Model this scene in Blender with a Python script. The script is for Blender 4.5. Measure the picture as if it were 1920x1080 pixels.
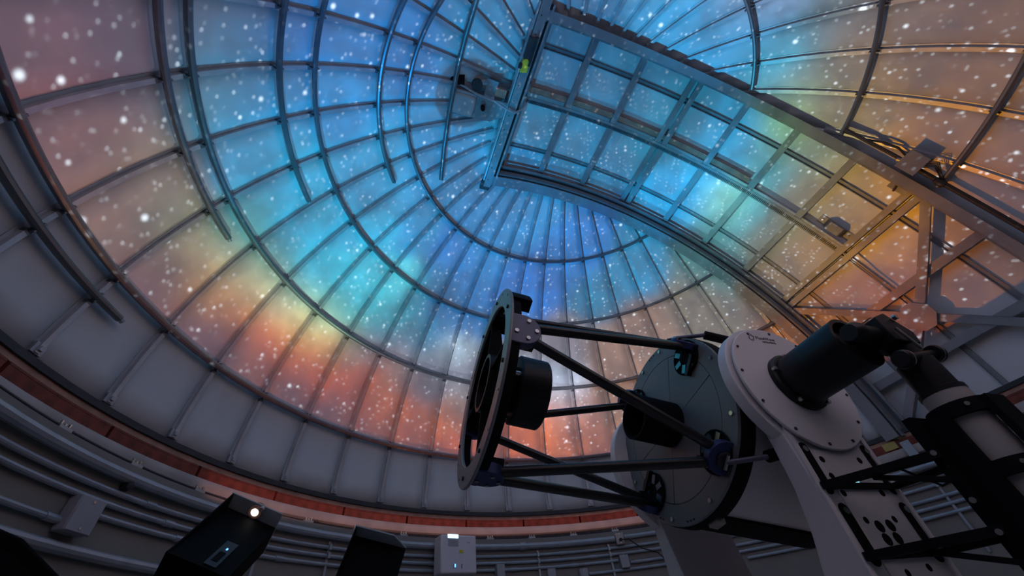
import bpy, bmesh, math, random
from mathutils import Vector, Matrix
random.seed(7)
D2R = math.pi/180
sc = bpy.context.scene
for o in list(bpy.data.objects): bpy.data.objects.remove(o, do_unlink=True)
col = sc.collection

# ------------------------------------------------------------------ camera, view, world
ZC = 2.6                 # height of the dome's sphere centre above the floor
RS = 3.66                # inner radius of the dome skin
camd = bpy.data.cameras.new('camera'); cam = bpy.data.objects.new('camera', camd); col.objects.link(cam)
camd.sensor_width = 36.0; camd.lens = 747.54/1920*36.0; camd.clip_start = 0.05
cX = Vector((0.9913938, 0.0908884, -0.0942209)); cY = Vector((0.1309132, -0.6882897, 0.7135258)); cZ = Vector((0, -0.7197198, -0.6942646))
M = Matrix.Identity(4)
for i in range(3):
    M[i][0] = cX[i]; M[i][1] = cY[i]; M[i][2] = cZ[i]
M.translation = (-0.984603, -2.157186, 1.345400)
cam.matrix_world = M
sc.camera = cam
vs = sc.view_settings
vs.view_transform = 'Standard'; vs.look = 'None'; vs.exposure = 0.0; vs.gamma = 1.0; vs.use_curve_mapping = False
w = bpy.data.worlds.new('night'); sc.world = w; w.use_nodes = True
w.node_tree.nodes['Background'].inputs[0].default_value = (0, 0, 0, 1)
w.node_tree.nodes['Background'].inputs[1].default_value = 0.0

# ------------------------------------------------------------------ projectors' light
# The room is lit by the picture two projectors throw on the dome: blue and teal nebula,
# orange dust, stars. Each lamp turns its ray direction into the point of the dome it meets
# and looks the picture up there, so both pictures coincide on the skin.
L1 = Vector((-2.525, 0.095, 2.165-ZC))     # lens of the tilted black projector, from the sphere centre
L2 = Vector((-1.90, 2.36, -0.115))            # window of the white wall projector
PICTURE_GAIN = 42.0
STAR_COLOUR = (0.85, 1.0, 1.05)
sc.cycles.max_bounces = 4; sc.cycles.diffuse_bounces = 3; sc.cycles.glossy_bounces = 2
NEB=[(-0.2202,0.9148,0.3385,0.716,0.205,0.019,270.5),(-0.2687,0.9177,0.2927,0.546,0.156,0.034,270.5),(-0.1138,0.9514,0.2862,0.515,0.162,0.061,270.5),(-0.8050,-0.5166,0.2917,0.188,0.102,0.127,270.5),(-0.8017,-0.5401,0.2562,0.141,0.084,0.114,270.5),(-0.8101,-0.4711,0.3490,0.150,0.102,0.133,270.5),(-0.7771,-0.5176,0.3580,0.114,0.084,0.127,270.5),(-0.7603,-0.4689,0.4495,0.114,0.127,0.188,270.5),(-0.7202,-0.4237,0.5494,0.084,0.162,0.283,270.5),(-0.6430,-0.4096,0.6471,0.070,0.171,0.429,270.5),(-0.5403,-0.3729,0.7544,0.080,0.223,0.515,270.5),(-0.4534,-0.3476,0.8207,0.070,0.205,0.485,270.5),(-0.2686,-0.3049,0.9137,0.070,0.223,0.429,270.5),(-0.8870,-0.3715,0.2744,0.231,0.127,0.133,270.5),(-0.8629,-0.4447,0.2400,0.156,0.084,0.102,270.5),(-0.8888,-0.2719,0.3690,0.231,0.195,0.175,270.5),(-0.9243,-0.2530,0.2859,0.242,0.150,0.133,270.5),(-0.7836,-0.3473,0.5152,0.102,0.223,0.305,270.5),(-0.7427,-0.3142,0.5914,0.076,0.242,0.485,270.5),(-0.7993,-0.2310,0.5548,0.091,0.305,0.515,270.5),(-0.7784,-0.1107,0.6180,0.091,0.376,0.610,270.5),(-0.6451,-0.2246,0.7303,0.080,0.262,0.546,270.5),(-0.6435,-0.0050,0.7655,0.091,0.328,0.578,270.5),(-0.9652,-0.0814,0.2484,0.150,0.091,0.120,270.5),(-0.2615,0.3403,0.9032,0.080,0.262,0.546,270.5),(-0.1863,0.5917,0.7843,0.058,0.195,0.515,270.5),(0.0045,0.5134,0.8581,0.065,0.223,0.546,270.5),(0.0963,0.6650,0.7407,0.076,0.223,0.376,270.5),(0.2529,0.5744,0.7785,0.076,0.262,0.456,270.5),(0.2299,0.7386,0.6338,0.283,0.195,0.171,270.5),(0.4312,0.6285,0.6474,0.231,0.205,0.181,270.5),(0.4732,0.5208,0.7105,0.114,0.242,0.262,270.5),(0.1124,0.8004,0.5889,0.328,0.216,0.181,270.5),(-0.0849,0.7871,0.6110,0.242,0.223,0.262,270.5),(-0.4497,0.7790,0.4369,0.305,0.305,0.352,270.5),(-0.1335,0.8739,0.4674,0.456,0.546,0.680,270.5),(-0.1274,0.9153,0.3820,0.610,0.402,0.376,270.5),(-0.1815,0.9304,0.3185,0.610,0.195,0.030,270.5),(-0.3525,0.8976,0.2646,0.328,0.114,0.065,270.5),(-0.0521,0.9431,0.3285,0.328,0.150,0.122,270.5),(0.0898,0.9176,0.3871,0.305,0.188,0.156,270.5),(-0.0719,0.9692,0.2357,0.205,0.091,0.084,270.5),(-0.0217,-0.2210,0.9750,0.065,0.181,0.352,270.5),(0.1883,-0.0880,0.9781,0.070,0.216,0.392,270.5),(0.3194,0.0202,0.9474,0.070,0.223,0.361,270.5),(0.0225,0.0973,0.9950,0.070,0.223,0.402,270.5),(0.7264,0.0926,0.6811,0.270,0.270,0.188,270.5),(0.8075,0.2563,0.5313,0.376,0.205,0.070,270.5),(0.9072,0.1890,0.3758,0.242,0.114,0.058,270.5),(0.7517,0.5253,0.3987,0.262,0.127,0.080,270.5),(0.8234,0.4953,0.2770,0.156,0.076,0.065,270.5),(0.3301,-0.2507,0.9100,0.091,0.328,0.610,270.5),(0.4444,-0.2752,0.8525,0.091,0.352,0.644,270.5),(0.6753,-0.1971,0.7107,0.242,0.171,0.141,270.5),(0.8654,0.0162,0.5008,0.305,0.141,0.070,270.5),(0.8099,-0.2958,0.5066,0.181,0.114,0.098,270.5),(-0.2103,-0.1075,0.9717,0.070,0.223,0.402,270.5),(-0.4385,0.0050,0.8987,0.080,0.262,0.515,270.5),(-0.1696,0.2836,0.9438,0.076,0.254,0.515,270.5),(0.6109,0.0519,0.7900,0.262,0.485,0.262,380.5),(0.5286,0.0827,0.8448,0.091,0.352,0.610,380.5),(0.4811,0.1695,0.8602,0.102,0.402,0.680,380.5),(0.6044,0.1752,0.7772,0.127,0.376,0.456,380.5),(0.6621,0.0982,0.7430,0.223,0.283,0.223,380.5),(0.4267,0.3087,0.8501,0.080,0.402,0.753,380.5),(0.5112,0.3102,0.8016,0.305,0.680,0.578,380.5),(0.5640,0.3277,0.7580,0.141,0.429,0.515,380.5),(0.5295,0.3856,0.7556,0.114,0.262,0.305,380.5),(0.6159,0.4023,0.6774,0.188,0.195,0.171,380.5),(0.6926,0.2811,0.6643,0.242,0.223,0.171,380.5),(0.6583,0.4930,0.5689,0.205,0.156,0.127,380.5),(0.7449,0.3916,0.5401,0.262,0.171,0.114,380.5),(0.7743,0.2256,0.5913,0.328,0.223,0.127,380.5),(0.7994,0.1121,0.5902,0.376,0.223,0.114,380.5),(0.8433,0.1368,0.5197,0.515,0.242,0.053,380.5),(0.8621,0.1864,0.4711,0.610,0.283,0.026,380.5),(0.8470,0.2632,0.4620,0.376,0.171,0.053,380.5),(0.8868,0.2227,0.4049,0.305,0.141,0.053,380.5),(0.7953,0.4470,0.4095,0.283,0.127,0.080,380.5),(0.8460,0.3974,0.3554,0.254,0.107,0.068,380.5),(0.8973,0.2961,0.3275,0.205,0.102,0.065,380.5),(0.9325,0.2044,0.2979,0.162,0.098,0.068,380.5),(0.9358,0.0777,0.3439,0.162,0.091,0.065,380.5),(0.9060,0.0547,0.4198,0.205,0.107,0.065,380.5),(0.8366,0.0079,0.5478,0.352,0.181,0.076,380.5),(0.6399,-0.1092,0.7607,0.223,0.328,0.262,380.5),(0.5775,-0.1784,0.7967,0.102,0.352,0.515,380.5),(0.6770,-0.1407,0.7224,0.262,0.188,0.141,380.5),(0.7523,-0.0578,0.6562,0.305,0.205,0.122,380.5),(0.7155,-0.0321,0.6979,0.305,0.262,0.171,380.5),(0.7715,-0.1154,0.6257,0.270,0.162,0.107,380.5),(0.8415,-0.0468,0.5382,0.262,0.141,0.091,380.5),(0.8439,-0.1458,0.5164,0.216,0.122,0.080,380.5),(0.9012,-0.0658,0.4283,0.171,0.102,0.080,380.5),(0.7918,-0.2772,0.5442,0.205,0.122,0.102,380.5),(0.7393,-0.2663,0.6185,0.223,0.150,0.133,380.5),(0.6704,-0.2566,0.6962,0.216,0.162,0.150,380.5),(0.6148,-0.2513,0.7475,0.141,0.205,0.242,380.5),(-0.9135,-0.1822,0.3638,0.188,0.205,0.171,620.5),(-0.9473,-0.0934,0.3064,0.223,0.141,0.122,620.5),(-0.9630,-0.0428,0.2662,0.162,0.098,0.107,620.5),(-0.9200,-0.0945,0.3804,0.283,0.242,0.171,620.5),(-0.9323,-0.0284,0.3606,0.376,0.262,0.171,620.5),(-0.9487,-0.0271,0.3149,0.305,0.156,0.107,620.5),(-0.9651,0.0243,0.2607,0.150,0.089,0.112,620.5),(-0.9387,0.0166,0.3442,0.429,0.223,0.114,620.5),(-0.9147,-0.0254,0.4034,0.352,0.376,0.262,620.5),(-0.9077,0.0324,0.4183,0.515,0.515,0.328,620.5),(-0.8882,0.0298,0.4584,0.156,0.305,0.262,620.5),(-0.9329,0.0629,0.3546,0.376,0.141,0.070,620.5),(-0.9468,0.1069,0.3034,0.156,0.089,0.107,620.5),(-0.9622,0.0738,0.2623,0.141,0.084,0.112,620.5),(-0.9035,0.0815,0.4208,0.610,0.610,0.376,620.5),(-0.8937,0.1390,0.4266,0.753,0.753,0.456,620.5),(-0.9205,0.1121,0.3742,0.546,0.223,0.070,620.5),(-0.9171,0.1556,0.3671,0.546,0.156,0.038,620.5),(-0.9355,0.1627,0.3138,0.188,0.098,0.107,620.5),(-0.9075,0.2010,0.3689,0.515,0.141,0.032,620.5),(-0.8780,0.2123,0.4291,0.753,0.716,0.402,620.5),(-0.8802,0.2512,0.4028,0.680,0.402,0.114,620.5),(-0.8929,0.2606,0.3673,0.546,0.127,0.026,620.5),(-0.9088,0.2666,0.3210,0.223,0.098,0.098,620.5),(-0.8729,0.3099,0.3768,0.578,0.141,0.032,620.5),(-0.8545,0.2751,0.4405,0.831,0.871,0.515,620.5),(-0.8492,0.3159,0.4232,0.644,0.402,0.156,620.5),(-0.8315,0.3716,0.4130,0.402,0.223,0.127,620.5),(-0.8680,0.3594,0.3427,0.376,0.114,0.061,620.5),(-0.8934,0.3463,0.2863,0.171,0.089,0.107,620.5),(-0.8369,0.4124,0.3598,0.485,0.127,0.045,620.5),(-0.8138,0.4499,0.3679,0.402,0.122,0.061,620.5),(-0.7890,0.4930,0.3667,0.376,0.114,0.065,620.5),(-0.8401,0.4486,0.3048,0.188,0.091,0.102,620.5),(-0.8520,0.4681,0.2344,0.141,0.080,0.102,620.5),(-0.7540,0.5385,0.3762,0.402,0.141,0.080,620.5),(-0.7850,0.5360,0.3106,0.305,0.107,0.076,620.5),(-0.7925,0.5575,0.2473,0.171,0.084,0.098,620.5),(-0.7176,0.6035,0.3476,0.376,0.127,0.076,620.5),(-0.7355,0.6219,0.2688,0.262,0.102,0.084,620.5),(-0.6676,0.6594,0.3457,0.376,0.127,0.065,620.5),(-0.6704,0.6916,0.2689,0.305,0.107,0.076,620.5),(-0.5937,0.7271,0.3448,0.376,0.133,0.065,620.5),(-0.5981,0.7599,0.2546,0.352,0.114,0.061,620.5),(-0.5443,0.7696,0.3339,0.429,0.150,0.061,620.5),(-0.5390,0.8033,0.2531,0.376,0.114,0.053,620.5),(-0.7813,0.4342,0.4484,0.242,0.205,0.223,620.5),(-0.8044,0.3837,0.4536,0.305,0.305,0.262,620.5),(-0.7396,0.4939,0.4572,0.262,0.188,0.205,620.5),(-0.6953,0.5712,0.4361,0.262,0.171,0.171,620.5),(-0.6442,0.6341,0.4277,0.188,0.156,0.188,620.5),(-0.5877,0.6886,0.4248,0.171,0.171,0.223,620.5),(-0.5288,0.7499,0.3975,0.305,0.188,0.156,620.5),(-0.7172,0.4692,0.5153,0.127,0.205,0.283,620.5),(-0.6552,0.5704,0.4953,0.205,0.223,0.283,620.5),(-0.5796,0.6413,0.5028,0.242,0.262,0.328,620.5),(-0.5189,0.6333,0.5742,0.402,0.515,0.610,620.5),(-0.4985,0.7195,0.4836,0.262,0.283,0.352,620.5),(-0.6085,0.5500,0.5720,0.091,0.223,0.328,620.5),(-0.5426,0.5673,0.6194,0.061,0.188,0.376,620.5),(-0.4731,0.5882,0.6559,0.061,0.205,0.456,620.5),(-0.7431,0.4102,0.5287,0.091,0.305,0.376,620.5),(-0.7955,0.3358,0.5044,0.156,0.485,0.456,620.5),(-0.8121,0.2704,0.5171,0.127,0.485,0.546,620.5),(-0.8388,0.2629,0.4768,0.352,0.716,0.515,620.5),(-0.8627,0.1724,0.4754,0.223,0.515,0.456,620.5),(-0.8759,0.1122,0.4692,0.156,0.376,0.352,620.5),(-0.8785,0.0471,0.4755,0.114,0.305,0.305,620.5),(-0.8865,-0.0195,0.4624,0.102,0.305,0.328,620.5),(-0.8529,0.0356,0.5208,0.091,0.376,0.546,620.5),(-0.8338,0.1348,0.5354,0.091,0.429,0.610,620.5),(-0.7956,0.2023,0.5711,0.098,0.456,0.610,620.5),(-0.7362,0.2224,0.6392,0.114,0.515,0.680,620.5),(-0.6962,0.2789,0.6614,0.114,0.515,0.680,620.5),(-0.7561,0.3047,0.5793,0.114,0.515,0.644,620.5),(-0.6958,0.3610,0.6208,0.127,0.546,0.644,620.5),(-0.6330,0.3492,0.6909,0.156,0.578,0.680,620.5),(-0.6691,0.4223,0.6115,0.091,0.305,0.402,620.5),(-0.6072,0.4294,0.6685,0.070,0.223,0.352,620.5),(-0.5462,0.4060,0.7326,0.061,0.205,0.376,620.5),(-0.5295,0.4989,0.6861,0.053,0.171,0.352,620.5),(-0.6737,0.1890,0.7144,0.102,0.456,0.716,620.5),(-0.7394,0.1124,0.6638,0.091,0.429,0.680,620.5),(-0.7913,0.0393,0.6101,0.091,0.402,0.610,620.5),(-0.5890,0.2475,0.7693,0.080,0.305,0.578,620.5),(-0.5030,0.3643,0.7837,0.061,0.205,0.485,620.5),(-0.4256,0.4687,0.7741,0.061,0.223,0.515,620.5),(-0.3590,0.4522,0.8165,0.070,0.262,0.578,620.5),(-0.8203,-0.0260,0.5713,0.091,0.376,0.578,620.5),(-0.8652,-0.0785,0.4953,0.102,0.328,0.402,620.5),(-0.8907,-0.0705,0.4491,0.141,0.283,0.262,620.5),]
HERO=[(-0.8446,-0.4726,0.2515,0.0108),(-0.8419,-0.4516,0.2955,0.0081),(-0.9219,-0.2143,0.3229,0.0108),(-0.9322,-0.2716,0.2392,0.0090),(-0.9053,0.3199,0.2795,0.0081),(-0.8563,-0.3715,0.3587,0.0072),(-0.8418,0.2292,0.4887,0.0054),(-0.9499,-0.0402,0.3100,0.0063),(-0.9559,-0.1656,0.2424,0.0072),(-0.7483,-0.3045,0.5893,0.0081),(-0.6864,-0.2803,0.6710,0.0081),(-0.8055,-0.5219,0.2806,0.0063),(-0.4323,0.1799,0.8836,0.0090),(-0.4675,-0.2556,0.8462,0.0081),(-0.4812,-0.0303,0.8761,0.0063),(-0.1222,0.0747,0.9897,0.0081),(0.1913,0.1495,0.9701,0.0072),(0.2480,-0.2517,0.9355,0.0090),(0.2128,-0.2801,0.9361,0.0072),(-0.2032,0.6891,0.6956,0.0054),(-0.1477,0.4787,0.8655,0.0063),(-0.4843,0.3663,0.7945,0.0063),(-0.6134,0.5801,0.5360,0.0063),(-0.5147,0.6306,0.5808,0.0108),(-0.1235,0.9344,0.3342,0.0090),(-0.1370,0.9484,0.2859,0.0081),(-0.0195,0.9435,0.3308,0.0045),(0.6445,-0.2960,0.7050,0.0126),(0.5687,-0.2083,0.7957,0.0090),(0.5439,-0.2483,0.8016,0.0063),(0.7170,-0.2604,0.6466,0.0072),(0.6784,-0.1135,0.7259,0.0054),(0.8286,-0.0913,0.5523,0.0081),(0.8343,-0.1423,0.5325,0.0054),(0.8360,-0.2409,0.4930,0.0090),(0.4941,0.2452,0.8341,0.0081),(0.4815,0.1091,0.8696,0.0081),(0.4387,0.0775,0.8953,0.0063),(0.7968,0.3587,0.4863,0.0099),(0.8955,0.2360,0.3774,0.0108),(0.8926,0.2521,0.3737,0.0090),(0.8711,0.3856,0.3043,0.0063),(0.8798,0.3881,0.2745,0.0063),(0.8749,0.4220,0.2375,0.0054),(0.9351,0.1619,0.3152,0.0072),(0.1909,0.4125,0.8907,0.0081),(0.5649,-0.0640,0.8227,0.0063),(0.6916,0.1732,0.7013,0.0054),(0.7538,0.2917,0.5889,0.0045),(0.5267,0.6410,0.5583,0.0054),(0.4957,0.5976,0.6302,0.0045),(0.5423,0.5634,0.6233,0.0045),(0.2153,0.7102,0.6703,0.0081),(0.4027,0.7011,0.5885,0.0054),(-0.9663,0.1070,0.2340,0.0081),(-0.5345,-0.3587,0.7653,0.0063),(-0.5325,-0.4003,0.7458,0.0072),(-0.5656,-0.4291,0.7043,0.0090),(-0.5049,-0.3912,0.7694,0.0072),(-0.0161,0.0923,0.9956,0.0054),(-0.6894,0.2742,0.6705,0.0054),(0.3372,0.0835,0.9377,0.0045),(-0.6381,-0.1074,0.7624,0.0054),(-0.7098,0.4874,0.5086,0.0072),(-0.9054,0.0997,0.4126,0.0063),(-0.7338,0.1819,0.6546,0.0063),(0.9148,-0.0432,0.4015,0.0063),(0.7950,0.4878,0.3606,0.0054),(0.8219,0.1848,0.5388,0.0063),(-0.2443,0.6618,0.7087,0.0054),(-0.0360,0.7204,0.6927,0.0072),(0.0492,0.8660,0.4977,0.0081)]
AMB = (0.060, 0.060, 0.085)
NEB = [(p[0], p[1], p[2])+tuple(max(c-a, 0.0) for c, a in zip(p[3:6], AMB))+(p[6],) for p in NEB]
def vivid(p):
    c = p[3:6]; l = 0.3*c[0]+0.5*c[1]+0.2*c[2]; k = 1+0.38*max(c)
    return tuple(p[:3])+tuple(max(0.0, (l+1.1*(x-l))*k) for x in c)+(p[6],)
NEB = [vivid(p) for p in NEB]
# bright pinkish-lilac cloud added out of view behind the camera to brighten the telescope
for a_ in range(128, 201, 24):
    for e_, c_ in ((18, (0.66, 0.52, 0.56)), (36, (0.66, 0.55, 0.64)), (56, (0.40, 0.45, 0.62))):
        NEB.append((math.cos(e_*D2R)*math.sin(a_*D2R), math.cos(e_*D2R)*math.cos(a_*D2R), math.sin(e_*D2R))+c_+(270.5,))
def picture_nodes(nt, L, Lo):
    N = nt.nodes; lk = nt.links.new
    def vm(op, a=None, b=None, c=None):
        n = N.new('ShaderNodeVectorMath'); n.operation = op
        for i, x in enumerate((a, b, c)):
            if x is None: continue
            if isinstance(x, bpy.types.NodeSocket): lk(x, n.inputs[i])
            else: n.inputs[i].default_value = x
        return n
    def mt(op, a=None, b=None, c=None, clamp=False):
        n = N.new('ShaderNodeMath'); n.operation = op; n.use_clamp = clamp
        for i, x in enumerate((a, b, c)):
            if x is None: continue
            if isinstance(x, bpy.types.NodeSocket): lk(x, n.inputs[i])
            else: n.inputs[i].default_value = x
        return n.outputs[0]
    def mr(v, a, b, c=0.0, d=1.0, kind='SMOOTHSTEP'):
        n = N.new('ShaderNodeMapRange'); n.interpolation_type = kind
        lk(v, n.inputs[0])
        for i, x in enumerate((a, b, c, d)): n.inputs[i+1].default_value = x
        return n.outputs[0]
    geo = N.new('ShaderNodeNewGeometry'); D = geo.outputs['Normal']
    bn_ = vm('DOT_PRODUCT', D, tuple(L)); bn_.name = 'lamp_dot'; b = bn_.outputs['Value']
    disc = mt('MULTIPLY_ADD', b, b, RS*RS-L.length_squared); N[-1].name = 'lamp_disc'
    t = mt('SUBTRACT', mt('SQRT', disc), b)
    ts = N.new('ShaderNodeVectorMath'); ts.operation = 'SCALE'; lk(D, ts.inputs[0]); lk(t, ts.inputs['Scale'])
    pn_ = vm('ADD', ts.outputs[0], tuple(L)); pn_.name = 'lamp_add'; P = pn_.outputs[0]
    sn = N.new('ShaderNodeVectorMath'); sn.operation = 'SCALE'; lk(P, sn.inputs[0]); sn.inputs['Scale'].default_value = 1/RS
    Q = sn.outputs[0]
    cos1 = mt('MAXIMUM', vm('DOT_PRODUCT', Q, D).outputs['Value'], 0.16)
    on_ = vm('SUBTRACT', P, tuple(Lo)); on_.name = 'other_lamp'; d2 = vm('NORMALIZE', on_.outputs[0]).outputs[0]
    cos2 = mt('MAXIMUM', vm('DOT_PRODUCT', Q, d2).outputs['Value'], 0.16)
    c14 = mt('POWER', cos1, 4.0); c24 = mt('POWER', cos2, 4.0)
    # the tilted projector leaves the side beyond the telescope to the white one
    far = mr(vm('DOT_PRODUCT', Q, (0.6, -0.8, 0.0)).outputs['Value'], 0.0, 0.25, 0.0, -1.0)
    c14 = mt('MULTIPLY', c14, mt('MULTIPLY_ADD', far, 1.0, 1.0));
    fo = [n for n in N if n.type == 'MATH'][-2]; fo.name = 'own_far'
    c24 = mt('MULTIPLY', c24, mt('MULTIPLY_ADD', far, 0.0, 1.0)); fo = [n for n in N if n.type == 'MATH'][-2]; fo.name = 'other_far'
    share = mt('DIVIDE', c14, mt('MAXIMUM', mt('ADD', c14, c24), 1e-6))
    comp = mt('MULTIPLY', share, mt('DIVIDE', mt('MULTIPLY', t, t), cos1))
    # cloudy warp of the look-up point
    n1 = N.new('ShaderNodeTexNoise'); n1.inputs['Scale'].default_value = 5.0; n1.inputs['Detail'].default_value = 2.0; n1.inputs['Roughness'].default_value = 0.6
    lk(Q, n1.inputs['Vector'])
    wv = vm('SUBTRACT', n1.outputs['Color'], (0.5, 0.5, 0.5)).outputs[0]
    qw = vm('MULTIPLY_ADD', wv, (0.05, 0.05, 0.05), Q).outputs[0]
    qn = vm('NORMALIZE', qw).outputs[0]
    n2 = N.new('ShaderNodeTexNoise'); n2.inputs['Scale'].default_value = 9.0; n2.inputs['Detail'].default_value = 3.5; n2.inputs['Roughness'].default_value = 0.65
    lk(Q, n2.inputs['Vector'])
    cl = mr(n2.outputs['Fac'], 0.30, 0.72, 0.62, 1.38, 'LINEAR')
    # stars
    star = None
    for (vs_, r0, keep, amp) in ((84.0, 0.0026, 0.40, 1.7), (56.0, 0.0033, 0.30, 1.7), (28.0, 0.0044, 0.40, 1.8)):
        v = N.new('ShaderNodeTexVoronoi'); v.feature = 'F1'; v.inputs['Scale'].default_value = vs_
        lk(Q, v.inputs['Vector'])
        sep = N.new('ShaderNodeSeparateColor'); lk(v.outputs['Color'], sep.inputs[0])
        s = mr(v.outputs['Distance'], r0*vs_, r0*vs_*0.25)
        s = mt('MULTIPLY', s, mr(sep.outputs[0], keep, 1.0, 0.0, amp, 'LINEAR'))
        star = s if star is None else mt('ADD', star, s)
    # the picture ends at the lowest ring; a warm fringe spills on the wall top under it
    zz = N.new('ShaderNodeSeparateXYZ'); lk(Q, zz.inputs[0])
    m = mr(zz.outputs[2], 0.228, 0.231)
    # the show is dimmed where the shutter motor hangs
    m = mt('MULTIPLY', m, mr(vm('DISTANCE', Q, (-0.3263, -0.1354, 0.9355)).outputs['Value'], 0.100, 0.106, 0.42, 1.0))
    az = mt('ARCTAN2', zz.outputs[0], zz.outputs[1])
    spill = mt('MULTIPLY', mt('MULTIPLY', mr(zz.outputs[2], -0.024, -0.012), mr(zz.outputs[2], 0.040, 0.034)),
               mt('MULTIPLY', mr(az, -1.36, -1.30), mr(az, 0.75, 0.6)))
    spn = N.new('ShaderNodeVectorMath'); spn.operation = 'SCALE'; spn.inputs[0].default_value = (0.20, 0.09, 0.07); lk(spill, spn.inputs['Scale']); spc = spn.outputs[0]
    sep = N.new('ShaderNodeSeparateXYZ'); lk(Q, sep.inputs[0])
    # the look-up is split into regions of the dome so that each ray only weighs the points near it
    leaves = [0]
    def leaf(pts, heroes):
        leaves[0] += 1; tw = 3e-6*leaves[0]; eps = 1e-7; acc = None; sw = None
        gt = bpy.data.node_groups.new('picture_region', 'ShaderNodeTree')
        for nm, ty in (('Point', 'NodeSocketVector'), ('Raw', 'NodeSocketVector'), ('Cloud', 'NodeSocketFloat'), ('Star', 'NodeSocketFloat')):
            gt.interface.new_socket(nm, in_out='INPUT', socket_type=ty)
        gt.interface.new_socket('Colour', in_out='OUTPUT', socket_type='NodeSocketVector')
        gN = gt.nodes; gl = gt.links.new; gi = gN.new('NodeGroupInput'); go = gN.new('NodeGroupOutput')
        def gv(op, *ar):
            n = gN.new('ShaderNodeVectorMath'); n.operation = op
            for i, x in enumerate(ar):
                if isinstance(x, bpy.types.NodeSocket): gl(x, n.inputs[i])
                else: n.inputs[i].default_value = x
            return n
        def gm(op, *ar):
            n = gN.new('ShaderNodeMath'); n.operation = op
            for i, x in enumerate(ar):
                if isinstance(x, bpy.types.NodeSocket): gl(x, n.inputs[i])
                else: n.inputs[i].default_value = x
            return n.outputs[0]
        for (x, y, z, r, g, bl, ex_) in pts:
            wt = gm('POWER', gv('DOT_PRODUCT', gi.outputs[0], (x+tw, y+tw, z)).outputs['Value'], ex_)
            ws = gN.new('ShaderNodeVectorMath'); ws.operation = 'SCALE'; ws.inputs[0].default_value = (r, g, bl); gl(wt, ws.inputs['Scale'])
            if acc is None:
                acc = gv('ADD', ws.outputs[0], (0.16*eps, 0.20*eps, 0.28*eps)).outputs[0]; sw = gm('ADD', wt, eps)
            else:
                acc = gv('ADD', ws.outputs[0], acc).outputs[0]; sw = gm('ADD', sw, wt)
        bn = gN.new('ShaderNodeVectorMath'); bn.operation = 'SCALE'; gl(acc, bn.inputs[0]); gl(gm('DIVIDE', gi.outputs[2], sw), bn.inputs['Scale'])
        st = gi.outputs[3]
        for (x, y, z, r) in heroes:
            dd = gv('DISTANCE', gi.outputs[1], (x+tw, y, z)).outputs['Value']
            k = gN.new('ShaderNodeMapRange'); k.interpolation_type = 'SMOOTHSTEP'; gl(dd, k.inputs[0])
            for i, v_ in enumerate((r*0.85, r*0.25, 0.0, 1.15)): k.inputs[i+1].default_value = v_
            st = gm('MAXIMUM', st, k.outputs[0])
        sc_ = gN.new('ShaderNodeVectorMath'); sc_.operation = 'SCALE'; sc_.inputs[0].default_value = STAR_COLOUR; gl(st, sc_.inputs['Scale'])
        gl(gv('ADD', sc_.outputs[0], bn.outputs[0]).outputs[0], go.inputs[0])
        gn = N.new('ShaderNodeGroup'); gn.node_tree = gt
        for i, x in enumerate((qn, Q, cl, star)): lk(x, gn.inputs[i])
        pv = N.new('ShaderNodeVectorMath'); pv.operation = 'SCALE'; lk(gn.outputs[0], pv.inputs[0]); lk(m, pv.inputs['Scale'])
        fin = vm('ADD', spc, pv.outputs[0]).outputs[0]
        em = N.new('ShaderNodeEmission'); lk(fin, em.inputs['Color']); lk(comp, em.inputs['Strength'])
        return em.outputs[0]
    def build(pts, lo, hi, depth):
        MG = 0.19
        def inside(p, mg): return all(lo[i]-mg <= p[i] <= hi[i]+mg for i in range(3))
        own = [p for p in NEB if inside(p, 0.0)]
        if depth == 0 or len(own) < 9:
            return leaf([p for p in NEB if inside(p, MG)], [h for h in HERO if inside(h, 0.06)])
        spread = [max(p[i] for p in own)-min(p[i] for p in own) for i in range(3)]
        ax = spread.index(max(spread)); v_ = sorted(p[ax] for p in own)[len(own)//2]
        h2 = list(hi); h2[ax] = v_; l2 = list(lo); l2[ax] = v_
        fac = mt('GREATER_THAN', sep.outputs[ax], v_)
        A_ = build(pts, lo, h2, depth-1); B_ = build(pts, l2, hi, depth-1)
        mx = N.new('ShaderNodeMixShader'); lk(fac, mx.inputs[0]); lk(A_, mx.inputs[1]); lk(B_, mx.inputs[2])
        return mx.outputs[0]
    out = [n for n in N if n.type == 'OUTPUT_LIGHT'][0]
    pic = build(NEB, [-9]*3, [9]*3, 5)
    lit = mt('GREATER_THAN', mt('ADD', m, spill), 0.0); dk = N.new('ShaderNodeEmission'); dk.inputs['Color'].default_value = (0, 0, 0, 1)
    mx = N.new('ShaderNodeMixShader'); lk(lit, mx.inputs[0]); lk(dk.outputs[0], mx.inputs[1]); lk(pic, mx.inputs[2])
    lk(mx.outputs[0], out.inputs[0])
ld = bpy.data.lights.new('projector_beam', 'POINT'); ld.energy = PICTURE_GAIN; ld.shadow_soft_size = 0.012
ld.use_nodes = True; picture_nodes(ld.node_tree, L1, L2)
ld2 = ld.copy(); N2 = ld2.node_tree.nodes
N2['lamp_dot'].inputs[1].default_value = L2; N2['lamp_disc'].inputs[2].default_value = RS*RS-L2.length_squared
N2['lamp_add'].inputs[1].default_value = L2; N2['other_lamp'].inputs[1].default_value = L1
N2['own_far'].inputs[1].default_value = 0.0; N2['other_far'].inputs[1].default_value = 1.0
for d_, l_ in ((ld, L1), (ld2, L2)):
    o = bpy.data.objects.new('projector_beam', d_); col.objects.link(o); o.location = l_+Vector((0, 0, ZC))

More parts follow.
